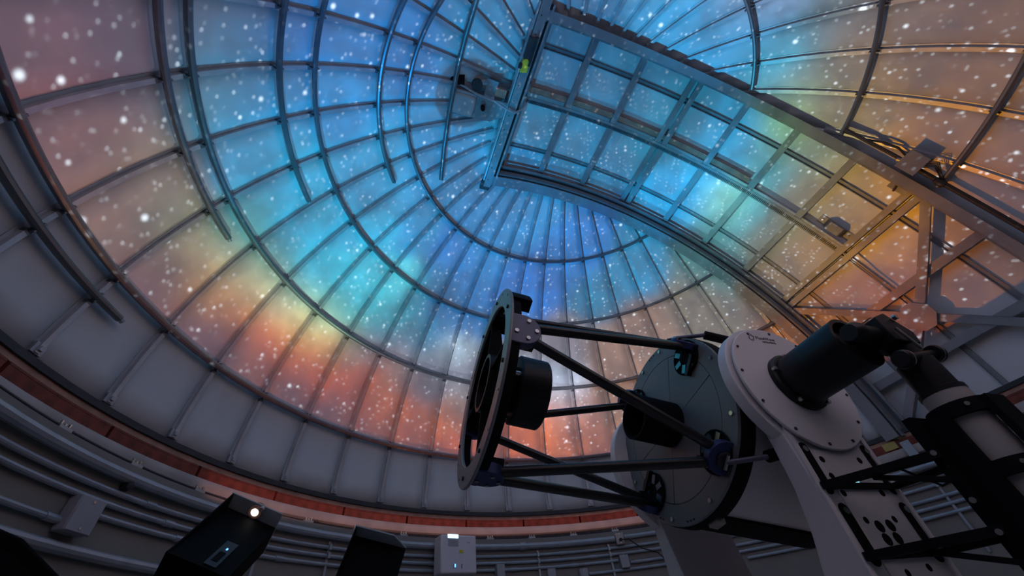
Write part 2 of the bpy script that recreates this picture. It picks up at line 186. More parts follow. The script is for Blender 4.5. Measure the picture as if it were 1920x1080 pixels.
# ------------------------------------------------------------------ materials
def mat(name, c, rough=0.6, metal=0.0, var=0.06, scale=6.0, bump=0.0, bscale=80.0, emit=None, estr=0.0, spec=0.5):
    m = bpy.data.materials.new(name); m.use_nodes = True
    nt = m.node_tree; b = nt.nodes['Principled BSDF']
    b.inputs['Roughness'].default_value = rough; b.inputs['Metallic'].default_value = metal
    b.inputs['Specular IOR Level'].default_value = spec
    tc = nt.nodes.new('ShaderNodeTexCoord')
    n = nt.nodes.new('ShaderNodeTexNoise'); n.inputs['Scale'].default_value = scale; n.inputs['Detail'].default_value = 2
    nt.links.new(tc.outputs['Object'], n.inputs['Vector'])
    r = nt.nodes.new('ShaderNodeValToRGB')
    r.color_ramp.elements[0].position = 0.3; r.color_ramp.elements[1].position = 0.7
    r.color_ramp.elements[0].color = tuple(max(0, x*(1-var)) for x in c)+(1,)
    r.color_ramp.elements[1].color = tuple(min(1, x*(1+var)) for x in c)+(1,)
    nt.links.new(n.outputs['Fac'], r.inputs[0]); nt.links.new(r.outputs[0], b.inputs['Base Color'])
    if bump:
        n2 = nt.nodes.new('ShaderNodeTexNoise'); n2.inputs['Scale'].default_value = bscale; n2.inputs['Detail'].default_value = 3
        nt.links.new(tc.outputs['Object'], n2.inputs['Vector'])
        bp = nt.nodes.new('ShaderNodeBump'); bp.inputs['Strength'].default_value = bump; bp.inputs['Distance'].default_value = 0.005
        nt.links.new(n2.outputs['Fac'], bp.inputs['Height']); nt.links.new(bp.outputs[0], b.inputs['Normal'])
    if emit:
        b.inputs['Emission Color'].default_value = tuple(emit)+(1,); b.inputs['Emission Strength'].default_value = estr
    return m
MT = dict(
    skin=mat('dome_skin', (0.74, 0.74, 0.77), 0.75, 0.0, 0.03, 2.0, 0.02, 40),
    rib=mat('galvanised_rib', (0.52, 0.53, 0.57), 0.42, 0.35, 0.08, 8),
    tube=mat('ring_tube_steel', (0.18, 0.19, 0.21), 0.30, 0.45, 0.08, 8),
    frame=mat('slit_frame_paint', (0.27, 0.28, 0.31), 0.5, 0.15, 0.06, 5),
    shut=mat('shutter_skin', (0.78, 0.78, 0.81), 0.55, 0.05, 0.05, 3),
    shutrib=mat('shutter_rib_steel', (0.32, 0.32, 0.35), 0.45, 0.3, 0.06, 6),
    dark=mat('dark_steel', (0.045, 0.045, 0.055), 0.55, 0.2, 0.15, 9),
    red=mat('red_wood', (0.23, 0.045, 0.028), 0.6, 0.0, 0.35, 14, 0.1, 60),
    redtop=mat('raw_wood_edge', (0.42, 0.22, 0.16), 0.7, 0.0, 0.2, 10),
    plaster=mat('plaster', (0.48, 0.43, 0.42), 0.85, 0.0, 0.14, 5, 0.25, 25),
    foam=mat('dark_foam_seal', (0.035, 0.045, 0.06), 0.9, 0.0, 0.3, 30, 0.4, 60),
    wall=mat('wall_paint', (0.27, 0.25, 0.235), 0.85, 0.0, 0.07, 3, 0.05, 60),
    floor=mat('floor_paint', (0.55, 0.54, 0.56), 0.7, 0.0, 0.15, 4),
    conduit=mat('conduit_galvanised', (0.40, 0.43, 0.48), 0.4, 0.35, 0.08, 10),
    boxgrey=mat('junction_box_grey', (0.40, 0.39, 0.43), 0.6, 0.0, 0.05, 6),
    boxwarm=mat('outlet_box_beige', (0.55, 0.45, 0.42), 0.6, 0.0, 0.08, 12),
    white=mat('telescope_white_paint', (0.86, 0.82, 0.83), 0.35, 0.0, 0.02, 4),
    grey=mat('telescope_grey_plate', (0.20, 0.215, 0.225), 0.45, 0.1, 0.07, 5),
    ringg=mat('front_ring_grey', (0.30, 0.30, 0.31), 0.42, 0.2, 0.06, 5),
    black=mat('telescope_black', (0.012, 0.011, 0.013), 0.42, 0.0, 0.2, 12, spec=0.3),
    matte=mat('matte_black', (0.008, 0.008, 0.010), 0.75, 0.0, 0.2, 12, spec=0.12),
    carbon=mat('truss_tube_black', (0.022, 0.019, 0.019), 0.28, 0.0, 0.15, 30),
    blue=mat('blue_anodised', (0.045, 0.055, 0.16), 0.4, 0.45, 0.1, 8),
    bluegrey=mat('blue_grey_anodised', (0.13, 0.13, 0.19), 0.38, 0.3, 0.08, 8),
    steel=mat('bright_steel', (0.55, 0.54, 0.52), 0.25, 0.9, 0.1, 20),
    cream=mat('refractor_white', (0.50, 0.47, 0.45), 0.4, 0.0, 0.03, 4),
    projw=mat('projector_white', (0.74, 0.70, 0.76), 0.45, 0.0, 0.03, 5),
    blackbox=mat('projector_black', (0.006, 0.006, 0.007), 0.7, 0.0, 0.2, 10, spec=0.08),
    cover=mat('motor_cover_paint', (0.42, 0.44, 0.46), 0.5, 0.0, 0.05, 8),
    boxin=mat('projector_hood_grey', (0.38, 0.42, 0.44), 0.7, 0.0, 0.1, 10),
    yellow=mat('yellow_plastic', (0.72, 0.62, 0.04), 0.5, 0.0, 0.08, 6),
    label=mat('yellow_label', (0.55, 0.42, 0.12), 0.6, 0.0, 0.06, 8),
    rubber=mat('black_rubber', (0.02, 0.02, 0.022), 0.6, 0.0, 0.2, 20),
    glass=mat('teal_mirror_glass', (0.10, 0.20, 0.24), 0.15, 0.6, 0.3, 14),
    lampw=mat('lit_lens', (0.9, 0.9, 0.9), 0.3, emit=(1.0, 0.93, 0.85), estr=3.0),
    lampc=mat('lit_window', (0.8, 0.9, 0.9), 0.3, emit=(0.55, 0.92, 1.0), estr=1.6),
    led=mat('blue_led', (0.1, 0.3, 0.9), 0.3, emit=(0.12, 0.38, 1.0), estr=2.5),
    glintc=mat('cyan_glint', (0.3, 0.8, 0.9), 0.3, emit=(0.3, 0.85, 1.0), estr=1.2),  # emission that imitates a cyan reflection on the fork arm
    ink=mat('logo_ink', (0.10, 0.10, 0.13), 0.6),
)

# ------------------------------------------------------------------ mesh helpers
V = Vector
def sp(az, el, r): return V((r*math.cos(el*D2R)*math.sin(az*D2R), r*math.cos(el*D2R)*math.cos(az*D2R), ZC+r*math.sin(el*D2R)))
def cy(az, r, z): return V((r*math.sin(az*D2R), r*math.cos(az*D2R), ZC+z))
def perp(a):
    a = a.normalized(); t = V((0, 0, 1)) if abs(a.z) < 0.9 else V((1, 0, 0))
    x = a.cross(t).normalized(); return x, a.cross(x).normalized()
class MB:
    def __init__(s): s.v = []; s.f = []
    def add(s, vs_, fs):
        k = len(s.v); s.v += [V(x) for x in vs_]; s.f += [tuple(k+i for i in f) for f in fs]; return s
    def box(s, c, a, b, e):
        c = V(c); a = V(a); b = V(b); e = V(e)
        vs_ = [c+a*i+b*j+e*k for k in (-1, 1) for j in (-1, 1) for i in (-1, 1)]
        fs = [(0, 2, 3, 1), (4, 5, 7, 6), (0, 1, 5, 4), (2, 6, 7, 3), (0, 4, 6, 2), (1, 3, 7, 5)]
        if a.cross(b).dot(e) < 0: fs = [tuple(reversed(f)) for f in fs]
        return s.add(vs_, fs)
    def tube(s, path, r, seg=10, cap=True, closed=False):
        path = [V(x) for x in path]; n = len(path); rings = []
        rr = r if isinstance(r, (list, tuple)) else [r]*n
        prev = None
        for i, p in enumerate(path):
            if closed: t = path[(i+1) % n]-path[i-1]
            else: t = path[min(i+1, n-1)]-path[max(i-1, 0)]
            t.normalize()
            if prev is None: x, y = perp(t)
            else:
                x = (prev-t*prev.dot(t)).normalized(); y = t.cross(x)
            prev = x
            rings.append([p+(x*math.cos(2*math.pi*k/seg)+y*math.sin(2*math.pi*k/seg))*rr[i] for k in range(seg)])
        vs_ = [q for R in rings for q in R]; fs = []
        m = n if closed else n-1
        for i in range(m):
            for k in range(seg):
                a = i*seg+k; b = i*seg+(k+1) % seg; j = (i+1) % n
                fs.append((a, b, j*seg+(k+1) % seg, j*seg+k))
        if cap and not closed:
            fs.append(tuple(reversed(range(seg)))); fs.append(tuple((n-1)*seg+k for k in range(seg)))
        return s.add(vs_, fs)
    def lathe(s, o, ax, prof, seg=48, a0=0.0, a1=360.0, x=None, closed=True):
        """prof: closed loop of (radius, along axis)"""
        o = V(o); ax = V(ax).normalized()
        if x is None: x, y = perp(ax)
        else: x = V(x).normalized(); y = ax.cross(x)
        full = abs(a1-a0) > 359.9; n = seg if full else seg+1; m = len(prof)
        vs_ = []
        for i in range(n):
            t = (a0+(a1-a0)*i/seg)*D2R; d = x*math.cos(t)+y*math.sin(t)
            vs_ += [o+d*r+ax*z for r, z in prof]
        fs = []
        for i in range(seg):
            i2 = (i+1) % n if full else i+1
            for k in range(m if closed else m-1):
                k2 = (k+1) % m; fs.append((i*m+k, i2*m+k, i2*m+k2, i*m+k2))
        if not full and closed:
            fs.append(tuple(reversed(range(m)))); fs.append(tuple((n-1)*m+k for k in range(m)))
        return s.add(vs_, fs)
    def cyl(s, p0, p1, r, seg=24, r1=None):
        p0 = V(p0); p1 = V(p1); return s.tube([p0, p1], [r, r if r1 is None else r1], seg)
    def prism(s, poly, o, ex, ey, ez):
        o = V(o); ex = V(ex); ey = V(ey); ez = V(ez); n = len(poly)
        b = [o+ex*x+ey*y for x, y in poly]; t = [p+ez for p in b]
        fs = [tuple(range(n-1, -1, -1)), tuple(range(n, 2*n))]+[(i, (i+1) % n, n+(i+1) % n, n+i) for i in range(n)]
        return s.add(b+t, fs)
    def sweep(s, secs):
        """secs: list of closed sections (equal length lists of points)"""
        m = len(secs[0]); vs_ = [p for S in secs for p in S]; fs = []
        for i in range(len(secs)-1):
            for k in range(m):
                k2 = (k+1) % m; fs.append((i*m+k, i*m+k2, (i+1)*m+k2, (i+1)*m+k))
        fs.append(tuple(reversed(range(m)))); fs.append(tuple((len(secs)-1)*m+k for k in range(m)))
        return s.add(vs_, fs)
    def mesh(s, name, base=V((0, 0, 0)), smooth=True, ang=35):
        me = bpy.data.meshes.new(name); me.from_pydata([tuple(v-base) for v in s.v], [], s.f)
        bm = bmesh.new(); bm.from_mesh(me); bmesh.ops.recalc_face_normals(bm, faces=bm.faces); bm.to_mesh(me); bm.free()
        if smooth:
            me.polygons.foreach_set('use_smooth', [True]*len(me.polygons)); me.set_sharp_from_angle(angle=ang*D2R)
        me.update(); return me
def root_base(p):
    while p.parent: p = p.parent
    return V(p.location)
def part(name, mb, m, parent, bevel=0.0, label=None, smooth=True, ang=35, kind=None):
    base = root_base(parent)
    me = mb.mesh(name, base, smooth, ang); me.materials.append(MT[m])
    o = bpy.data.objects.new(name, me); col.objects.link(o); o.parent = parent
    if bevel:
        bv = o.modifiers.new('bevel', 'BEVEL'); bv.width = bevel; bv.segments = 2; bv.limit_method = 'ANGLE'
    if label: o['label'] = label
    if kind: o['kind'] = kind
    return o
def inst(name, me, parent, mtx):
    o = bpy.data.objects.new(name, me); col.objects.link(o); o.parent = parent
    m = mtx.copy(); m.translation = m.translation-root_base(parent); o.matrix_local = m
    return o
def frame_m(o, x, y, z):
    m = Matrix.Identity(4)
    for i in range(3): m[i][0] = x[i]; m[i][1] = y[i]; m[i][2] = z[i]
    m.translation = o; return m
def tagit(o, label, cat, group=None, kind=None):
    if label: o['label'] = label
    if cat: o['category'] = cat
    if group: o['group'] = group
    if kind: o['kind'] = kind
    return o
def thing(name, loc, label, cat, group=None, kind=None):
    o = bpy.data.objects.new(name, None); o.empty_display_size = 0.1; col.objects.link(o); o.location = loc
    return tagit(o, label, cat, group, kind)
def solo(name, mb, m, loc, label=None, cat=None, group=None, kind=None, bevel=0.0):
    me = mb.mesh(name, V(loc)); me.materials.append(MT[m])
    o = bpy.data.objects.new(name, me); col.objects.link(o); o.location = loc
    if bevel:
        bv = o.modifiers.new('bevel', 'BEVEL'); bv.width = bevel; bv.segments = 2; bv.limit_method = 'ANGLE'
    return tagit(o, label, cat, group, kind)

# ------------------------------------------------------------------ dome
SA = 66.0*D2R
SF = V((math.sin(SA), math.cos(SA), 0)); SS = V((math.cos(SA), -math.sin(SA), 0)); UP = V((0, 0, 1))
CEN = V((0, 0, ZC))
def sl(lat, beta, r): return CEN+SF*(r*math.cos(beta*D2R))+SS*lat+UP*(r*math.sin(beta*D2R))
NR = 42; DAZ = 360.0/NR; AZ0 = -5.33
LATW = 0.95; ALO = -0.80
def in_slit(p, m=0.0):
    q = p-CEN; return abs(q.dot(SS)) < LATW+m and q.dot(SF) > ALO-m
dome = thing('ceiling', (0, 0, ZC), 'round observatory dome lined with pale gore panels and ribs', 'dome', kind='structure')
for k in range(NR):
    a0 = AZ0+k*DAZ; els = [3.0+i*3.0 for i in range(29)]+[89.5]
    bm = bmesh.new(); grid = []
    for e in els:
        grid.append([bm.verts.new(sp(a0+DAZ*j/3, e, RS)-CEN) for j in range(4)])
    for i in range(len(els)-1):
        for j in range(3): bm.faces.new((grid[i][j], grid[i][j+1], grid[i+1][j+1], grid[i+1][j]))
    for co, no in ((SS*LATW, SS), (SS*-LATW, SS), (SF*ALO, SF)):
        bmesh.ops.bisect_plane(bm, geom=bm.verts[:]+bm.edges[:]+bm.faces[:], plane_co=co, plane_no=no)
    dead = []
    for f in bm.faces:
        c = f.calc_center_median()
        if abs(c.dot(SS)) < LATW and c.dot(SF) > ALO: dead.append(f)
    bmesh.ops.delete(bm, geom=dead, context='FACES')
    lo_v = [v for v in bm.verts if not v.link_faces]
    for v in lo_v: bm.verts.remove(v)
    bmesh.ops.recalc_face_normals(bm, faces=bm.faces)
    # sheet thickness, skin outwards
    me = bpy.data.meshes.new('panel'); bm.to_mesh(me); bm.free()
    me.polygons.foreach_set('use_smooth', [True]*len(me.polygons)); me.materials.append(MT['skin'])
    o = bpy.data.objects.new('panel', me); col.objects.link(o); o.parent = dome
    so = o.modifiers.new('sheet', 'SOLIDIFY'); so.thickness = 0.012; so.offset = 0
fm = MB().box((0, 0, 0), (0.035, 0, 0), (0, 0.03, 0), (0, 0, 0.014)).box((0, 0, -0.02), (0.012, 0, 0), (0, 0.012, 0), (0, 0, 0.012)).mesh('foot'); fm.materials.append(MT['conduit'])
rib_end = {}
for k in range(NR):
    az = AZ0+k*DAZ; e = 3.6; els = []
    while e < 88 and not in_slit(sp(az, e, 3.62), 0.03): els.append(e); e += 1.0
    if len(els) < 3: rib_end[k] = 0; continue
    els = els[::3]+([els[-1]] if (len(els)-1) % 3 else [])
    rib_end[k] = els[-1]
    tA = V((math.cos(az*D2R), -math.sin(az*D2R), 0)); mb = MB()
    for (x0, x1, r0, r1) in ((-0.034, 0.034, 3.649, 3.657), (-0.015, 0.015, 3.624, 3.652)):
        mb.sweep([[sp(az, e, r0)+tA*x0, sp(az, e, r0)+tA*x1, sp(az, e, r1)+tA*x1, sp(az, e, r1)+tA*x0] for e in els])
    r_ = part('rib', mb, 'rib', dome)
    rr = (sp(az, 4.0, 1)-CEN).normalized(); et = rr.cross(tA)
    inst('foot', fm, r_, frame_m(sp(az, 4.0, 3.645), tA, et, tA.cross(et)))
# ring tubes with a clamp at each rib
cm = MB().box((0, 0.040, 0.014), (0.017, 0, 0), (0, 0.012, 0), (0, 0, 0.014)).box((0, -0.040, 0.014), (0.015, 0, 0), (0, 0.008, 0), (0, 0, 0.012)).box((0, 0, 0.0), (0.006, 0, 0), (0, 0.036, 0), (0, 0, 0.024)).mesh('clamp'); cm.materials.append(MT['tube'])
def ring_tube(el, a0, a1, r=3.606, rt=0.021, ends=(False, False), label=None):
    n = max(8, int((a1-a0)/1.5)); mb = MB()
    mb.tube([sp(a0+(a1-a0)*i/n, el, r) for i in range(n+1)], rt, 10)
    t = part('ring_tube', mb, 'tube', dome, label=label)
    for k in range(NR):
        az = (AZ0+k*DAZ+180) % 360-180
        for add in (-360, 0, 360):
            if a0+1 < az+add < a1-1 and el < rib_end[k]+0.5 and -128 < az < 135:
                tA = V((math.cos(az*D2R), -math.sin(az*D2R), 0)); rr = (sp(az, el, 1)-CEN).normalized(); et = rr.cross(tA)
                inst('clamp', cm, t, frame_m(sp(az, el, 3.622), tA, et, tA.cross(et)))
    return t
for el in (12.88, 28.03, 43.0, 58.02):
    half = math.degrees(math.asin(min(1, 1.03/(3.606*math.cos(el*D2R)))))
    ring_tube(el, 66+half-360, 66-half, rt=0.025 if el < 30 else 0.021)
for el, ae in ((10.11, -96.45), (25.26, -95.05), (38.15, -92.6), (53.11, -85.84)):
    t = ring_tube(el, -200 if el < 50 else -175, ae, r=3.604, rt=0.024)
    p = sp(ae, el, 3.604); q = sp(ae+0.5, el-0.05, 3.604)
    part('tube_end_cap', MB().cyl(p, q, 0.016, 10), 'conduit', t)
sp_pts = [(-158, 57.0), (-144.98, 62.22), (-134.49, 64.39), (-124.51, 65.6), (-104.1, 65.92), (-89.71, 64.38), (-77.55, 61.61)]
part('straight_pipe', MB().tube([sp(a_, e_, 3.604) for a_, e_ in sp_pts], 0.027, 12), 'tube', dome)
# slit frame: two arched beams and the header across the top end
def arch(mb, l0, l1, r0, r1, b0, b1, n=60):
    secs = []
    for i in range(n+1):
        b = b0+(b1-b0)*i/n
        secs.append([sl(l0, b, r0), sl(l1, b, r0), sl(l1, b, r1), sl(l0, b, r1)])
    return mb.sweep(secs)
for sg in (1, -1):
    bmn = part('slit_beam', arch(MB(), sg*0.94, sg*0.965, 3.44, 3.79, 2.2, 103.0), 'frame', dome)
    part('beam_flange', arch(MB(), sg*0.895, sg*(0.98 if sg > 0 else 1.03), 3.425, 3.445, 2.2, 103.2), 'frame', bmn)
    part('beam_flange', arch(MB(), sg*0.86, sg*0.94, 3.60, 3.615, 2.2, 102.5), 'frame', bmn)
    part('guide_rail', arch(MB(), sg*0.872, sg*0.893, 3.47, 3.56, 2.2, 102.5), 'frame', bmn)
    if sg < 0:
        part('rail_pipe', MB().tube([sl(-0.83, 3+i*2, 3.585) for i in range(50)], 0.018, 8), 'frame', bmn)
hd = part('slit_header', MB().box(CEN+SF*-0.80+UP*3.55, SF*0.022, SS*1.05, UP*0.22), 'frame', dome)
part('header_flange', MB().box(CEN+SF*-0.775+UP*3.345, SF*0.045, SS*1.06, UP*0.010), 'frame', hd)
part('header_lip', MB().box(CEN+SF*-0.835+UP*3.40, SF*0.008, SS*1.02, UP*0.05), 'rib', hd)
part('header_flange', MB().box(CEN+SF*-0.70+UP*3.60, SF*0.10, SS*1.0, UP*0.012), 'frame', hd)
part('header_web', MB().box(CEN+SF*-0.69+UP*3.44, SF*0.010, SS*1.03, UP*0.09), 'frame', hd)
part('corner_plate', MB().box(CEN+SF*-0.80+SS*-1.05+UP*3.36, SF*0.06, SS*0.06, UP*0.02), 'dark', hd)
for i in range(12):
    part('bolt', MB().cyl(CEN+SF*-0.79+SS*(-0.95+i*0.17)+UP*3.335, CEN+SF*-0.79+SS*(-0.95+i*0.17)+UP*3.327, 0.007, 8), 'dark', hd)

# ------------------------------------------------------------------ shutter
shut = thing('dome_shutter', (0, 0, ZC+3.7), 'long closed dome shutter with cross ribs running from zenith to right', 'shutter')
SR = 3.745
seams = [-0.93, -0.57, 0.01, 0.61, 0.93]
betas = [104.0]+[91.0-10.05*i for i in range(9)]+[2.0]
for i in range(len(betas)-1):
    for j in range(4):
        l0, l1 = seams[j]+0.003, seams[j+1]-0.003; b0, b1 = betas[i+1]+0.05, betas[i]-0.05
        secs = []
        for k in range(4):
            b = b0+(b1-b0)*k/3
            secs.append([sl(l0, b, SR), sl(l1, b, SR), sl(l1, b, SR+0.012), sl(l0, b, SR+0.012)])
        part('panel', MB().sweep(secs), 'shut', shut)
for l in seams[1:4]:
    mb = MB(); arch(mb, l-0.028, l-0.020, SR-0.022, SR, 2.0, 104, 50); arch(mb, l+0.014, l+0.022, SR-0.022, SR, 2.0, 104, 50); arch(mb, l-0.028, l+0.022, SR-0.006, SR, 2.0, 104, 50)
    part('seam_rib', mb, 'shutrib', shut)
def cross(beta, lw, half=0.90, r0=3.635, r1=3.72, name='cross_rib'):
    c = sl(0, beta, (r0+r1)/2); t = (SF*-math.sin(beta*D2R)+UP*math.cos(beta*D2R)); rr = SF*math.cos(beta*D2R)+UP*math.sin(beta*D2R)
    mb = MB().box(c-rr*(r1-r0)/2*0.9, SS*half, t*lw/2, rr*0.005).box(c, SS*half, t*0.004, rr*(r1-r0)/2)
    return part(name, mb, 'shutrib', shut)
for i, b in enumerate((91.0, 81.2, 70.6, 60.7, 51.0, 40.9, 30.8, 20.9, 10.7)):
    if i in (2, 6):
        cross(b+0.75, 0.065); cross(b-0.75, 0.065)
    else: cross(b, 0.075 if i < 7 else 0.085)
# the central rack of the drive, its channel, and the long stiffener beside it
rk = part('drive_channel', arch(MB(), 0.058, 0.085, 3.628, 3.640, 32, 100, 40), 'shutrib', shut)
mb = MB()
for i in range(220):
    b = 32.5+i*0.305
    p = sl(0.035, b, 3.627); t = (SF*-math.sin(b*D2R)+UP*math.cos(b*D2R)); rr = SF*math.cos(b*D2R)+UP*math.sin(b*D2R)
    mb.box(p, SS*0.015, t*0.0048, rr*0.006)
part('gear_rack', mb, 'dark', rk, smooth=False)
part('rack_strip', arch(MB(), 0.015, 0.058, 3.633, 3.640, 32, 100, 40), 'shutrib', rk)
part('stiffener', arch(MB(), 0.13, 0.19, 3.66, 3.70, 52, 100, 30), 'redtop', shut)
# wind brace of the lower shutter, two flat bars following the arch
def brace(l0, b0, l1, b1, r, wd):
    mb = MB(); secs = []; lips = []; n = 14
    for i in range(n+1):
        t = i/n; b = b0+(b1-b0)*t; p = sl(l0+(l1-l0)*t, b, r)
        q = sl(l0+(l1-l0)*(t+0.01), b0+(b1-b0)*(t+0.01), r); a = (q-p).normalized(); rr = SF*math.cos(b*D2R)+UP*math.sin(b*D2R); sd = a.cross(rr).normalized()
        secs.append([p-sd*wd/2, p+sd*wd/2, p+sd*wd/2+rr*0.010, p-sd*wd/2+rr*0.010])
        lips.append([p+sd*(wd/2-0.008), p+sd*wd/2, p+sd*wd/2+rr*0.06, p+sd*(wd/2-0.008)+rr*0.06])
    return mb.sweep(secs).sweep(lips)
br = part('diagonal_brace', brace(0.90, 29.5, -0.90, 3.0, 3.600, 0.080), 'shutrib', shut)
part('diagonal_brace', brace(-0.88, 29.5, 0.88, 3.0, 3.616, 0.080), 'shutrib', shut)
g = [(0.14, 0.05), (0.05, 0.15), (-0.05, 0.15), (-0.14, 0.05), (-0.14, -0.05), (-0.05, -0.15), (0.05, -0.15), (0.14, -0.05)]
tb = SF*-math.sin(16.2*D2R)+UP*math.cos(16.2*D2R); rb = SF*math.cos(16.2*D2R)+UP*math.sin(16.2*D2R)
part('gusset', MB().prism(g, sl(0.0, 16.25, 3.592), SS, tb, rb*-0.010), 'shutrib', br)
part('diagonal_rod', MB().tube([sl(0.04, 31, 3.64), sl(0.02, 25.5, 3.66), sl(0.0, 20.5, 3.64)], 0.008, 8), 'shutrib', shut)
# small hooded vent on the shutter
vt = thing('shutter_vent', sl(0.15, 35.0, SR), 'small grey hooded vent fixed to the shutter beside the rack', 'vent')
vb = 35.0; vtn = SF*-math.sin(vb*D2R)+UP*math.cos(vb*D2R); vrr = SF*math.cos(vb*D2R)+UP*math.sin(vb*D2R)
vc = sl(0.19, vb, SR)
part('base_plate', MB().box(vc-vrr*0.008, SS*0.045, vtn*0.20, vrr*0.006), 'shutrib', vt)
part('hood', MB().prism([(-0.12, 0), (-0.075, 0.075), (0.075, 0.075), (0.12, 0)], vc-vrr*0.014-SS*0.05, vtn, -vrr, SS*0.10), 'frame', vt, bevel=0.003)
for s_ in (-1, 1):
    part('louvre', MB().box(vc-vrr*0.053+vtn*s_*0.101, (vtn*s_*-0.52-vrr*0.85)*0.026, SS*0.044, (vtn*s_*0.85-vrr*0.52)*0.003), 'tube', vt)
    part('screw', MB().cyl(vc-vrr*0.012+vtn*s_*0.16, vc-vrr*0.022+vtn*s_*0.16, 0.012, 8), 'steel', vt)

# ------------------------------------------------------------------ ring wall under the dome
solo('trim_1', MB().lathe(CEN, UP, [(3.605, 0.160), (3.74, 0.160), (3.74, 0.215), (3.655, 0.215), (3.605, 0.200)], 128), 'dark', (0, 0, ZC), 'dark steel base ring under the dome ribs', 'ring', kind='structure')
solo('trim_2', MB().lathe(CEN, UP, [(3.612, 0.119), (3.70, 0.119), (3.70, 0.160), (3.622, 0.160)], 128), 'redtop', (0, 0, ZC), 'pale wooden edge strip above the red planks', 'trim', kind='structure')
pl = thing('trim_3', (0, 0, ZC), 'reddish brown wooden plank ring under the dome base', 'trim', kind='structure')
NP = 31
pm = MB().lathe((0, 0, 0), UP, [(3.605, 0.037), (3.64, 0.037), (3.64, 0.100), (3.60, 0.100)], 6, 90-(360/NP-0.35)/2, 90+(360/NP-0.35)/2, x=V((1, 0, 0)))
pm.lathe((0, 0, 0), UP, [(3.600, 0.102), (3.64, 0.102), (3.64, 0.114), (3.600, 0.114)], 6, 90-(360/NP-0.35)/2, 90+(360/NP-0.35)/2, x=V((1, 0, 0)))
pm = pm.mesh('plank'); pm.materials.append(MT['red'])
for i in range(NP):
    az = -8.2+(i+0.5)*360/NP
    o = bpy.data.objects.new('plank', pm); col.objects.link(o); o.parent = pl; o.rotation_euler = (0, 0, -az*D2R)
solo('trim_4', MB().lathe(CEN, UP, [(3.60, 0.037), (3.72, 0.037), (3.72, -0.052), (3.61, -0.052), (3.588, -0.040), (3.58, -0.01), (3.588, 0.025)], 128), 'plaster', (0, 0, ZC), 'smeared pale plaster band below the red planks', 'plaster band', kind='structure')
solo('trim_5', MB().lathe(CEN, UP, [(3.615, -0.052), (3.72, -0.052), (3.72, -0.15), (3.605, -0.15)], 128), 'foam', (0, 0, ZC), 'dark foam gap between plaster band and wall top', 'seal', kind='structure')
solo('wall_round', MB().lathe(CEN, UP, [(3.37, -0.14), (3.72, -0.14), (3.72, -ZC), (3.37, -ZC)], 128), 'wall', (0, 0, 0), 'round grey brown wall below the dome carrying conduits', 'wall', kind='structure')
solo('floor', MB().lathe(V((0, 0, -0.06)), UP, [(0.001, 0), (3.72, 0), (3.72, 0.06), (0.001, 0.06)], 96), 'floor', (0, 0, -0.06), 'pale painted round floor', 'floor', kind='structure')

# conduits
def conduit(z, r, a0, a1, label, coup=(), name='conduit', rw=None):
    rw = rw or 3.368-r-0.004
    n = int((a1-a0)/2)
    t = thing(name, cy((a0+a1)/2, rw, z), label, 'conduit', 'conduits along the round wall')
    part('pipe', MB().tube([cy(a0+(a1-a0)*i/n, rw, z) for i in range(n+1)], r, 10), 'conduit', t)
    for a in coup: part('coupling', MB().tube([cy(a-0.6, rw, z), cy(a+0.6, rw, z)], r*1.3, 10), 'conduit', t)
    return t
conduit(-0.222, 0.029, -150, -3.1, 'thickest grey conduit, topmost along the wall left of the outlet box', (-72, -48, -22))
conduit(-0.215, 0.022, -1.1, 150, 'topmost grey conduit right of the outlet box, behind the fork', (12,))
conduit(-0.308, 0.0145, -150, 150, 'thin grey conduit directly below the thickest one', (-85, -55, -14, 60))
conduit(-0.370, 0.0145, -150, 150, 'thin grey conduit, third from the top along the wall', (-82, -40, -8, 75))
conduit(-0.432, 0.0145, -91, -27.8, 'thin grey conduit behind the black projectors, fourth from top', (-66, -80))
conduit(-0.497, 0.0145, -150, -92.6, 'thin grey conduit running left from the junction box at far left', (-93.6,))
conduit(-0.432, 0.0145, -26.2, -3.3, 'short thin conduit between two junction boxes right of white projector', (-24, -12))
conduit(-0.463, 0.0145, -1.0, 150, 'thin grey conduit leaving the right junction box behind the fork', (0.4, 62))
conduit(-0.525, 0.0145, -9.4, 150, 'thin grey conduit, fifth from top, seen behind the telescope fork', (80,))
conduit(-0.59, 0.0145, 20, 150, 'lowest thin grey conduit seen beside the refractor', (70,))
conduit(-0.602, 0.026, -150, -64, 'soft edged pale pipe low on the wall at left', (), rw=3.345)
for az, lab in ((-69.5, 'thin vertical steel strip on the wall left of the two black projectors'), (-58.6, 'thin vertical steel strip just left of the second black projector'), (-48.2, 'thin vertical steel strip between black projector and white projector'), (-19.0, 'thin vertical steel strip right of the white projector'), (-4.6, 'thin vertical steel strip near the outlet box'), (52.0, 'thin vertical steel strip on the wall beside the refractor')):
    t = thing('strut_channel', cy(az, 3.366, -0.9), lab, 'steel strip', 'vertical strips holding the conduits')
    tA = V((math.cos(az*D2R), -math.sin(az*D2R), 0)); rr = V((math.sin(az*D2R), math.cos(az*D2R), 0))
    part('strip', MB().box(cy(az, 3.352, -0.58), tA*0.010, rr*0.009, UP*0.315), 'conduit', t)
    for z in (-0.308, -0.370): part('pipe_strap', MB().box(cy(az, 3.330, z), tA*0.010, rr*0.012, UP*0.022), 'conduit', t)
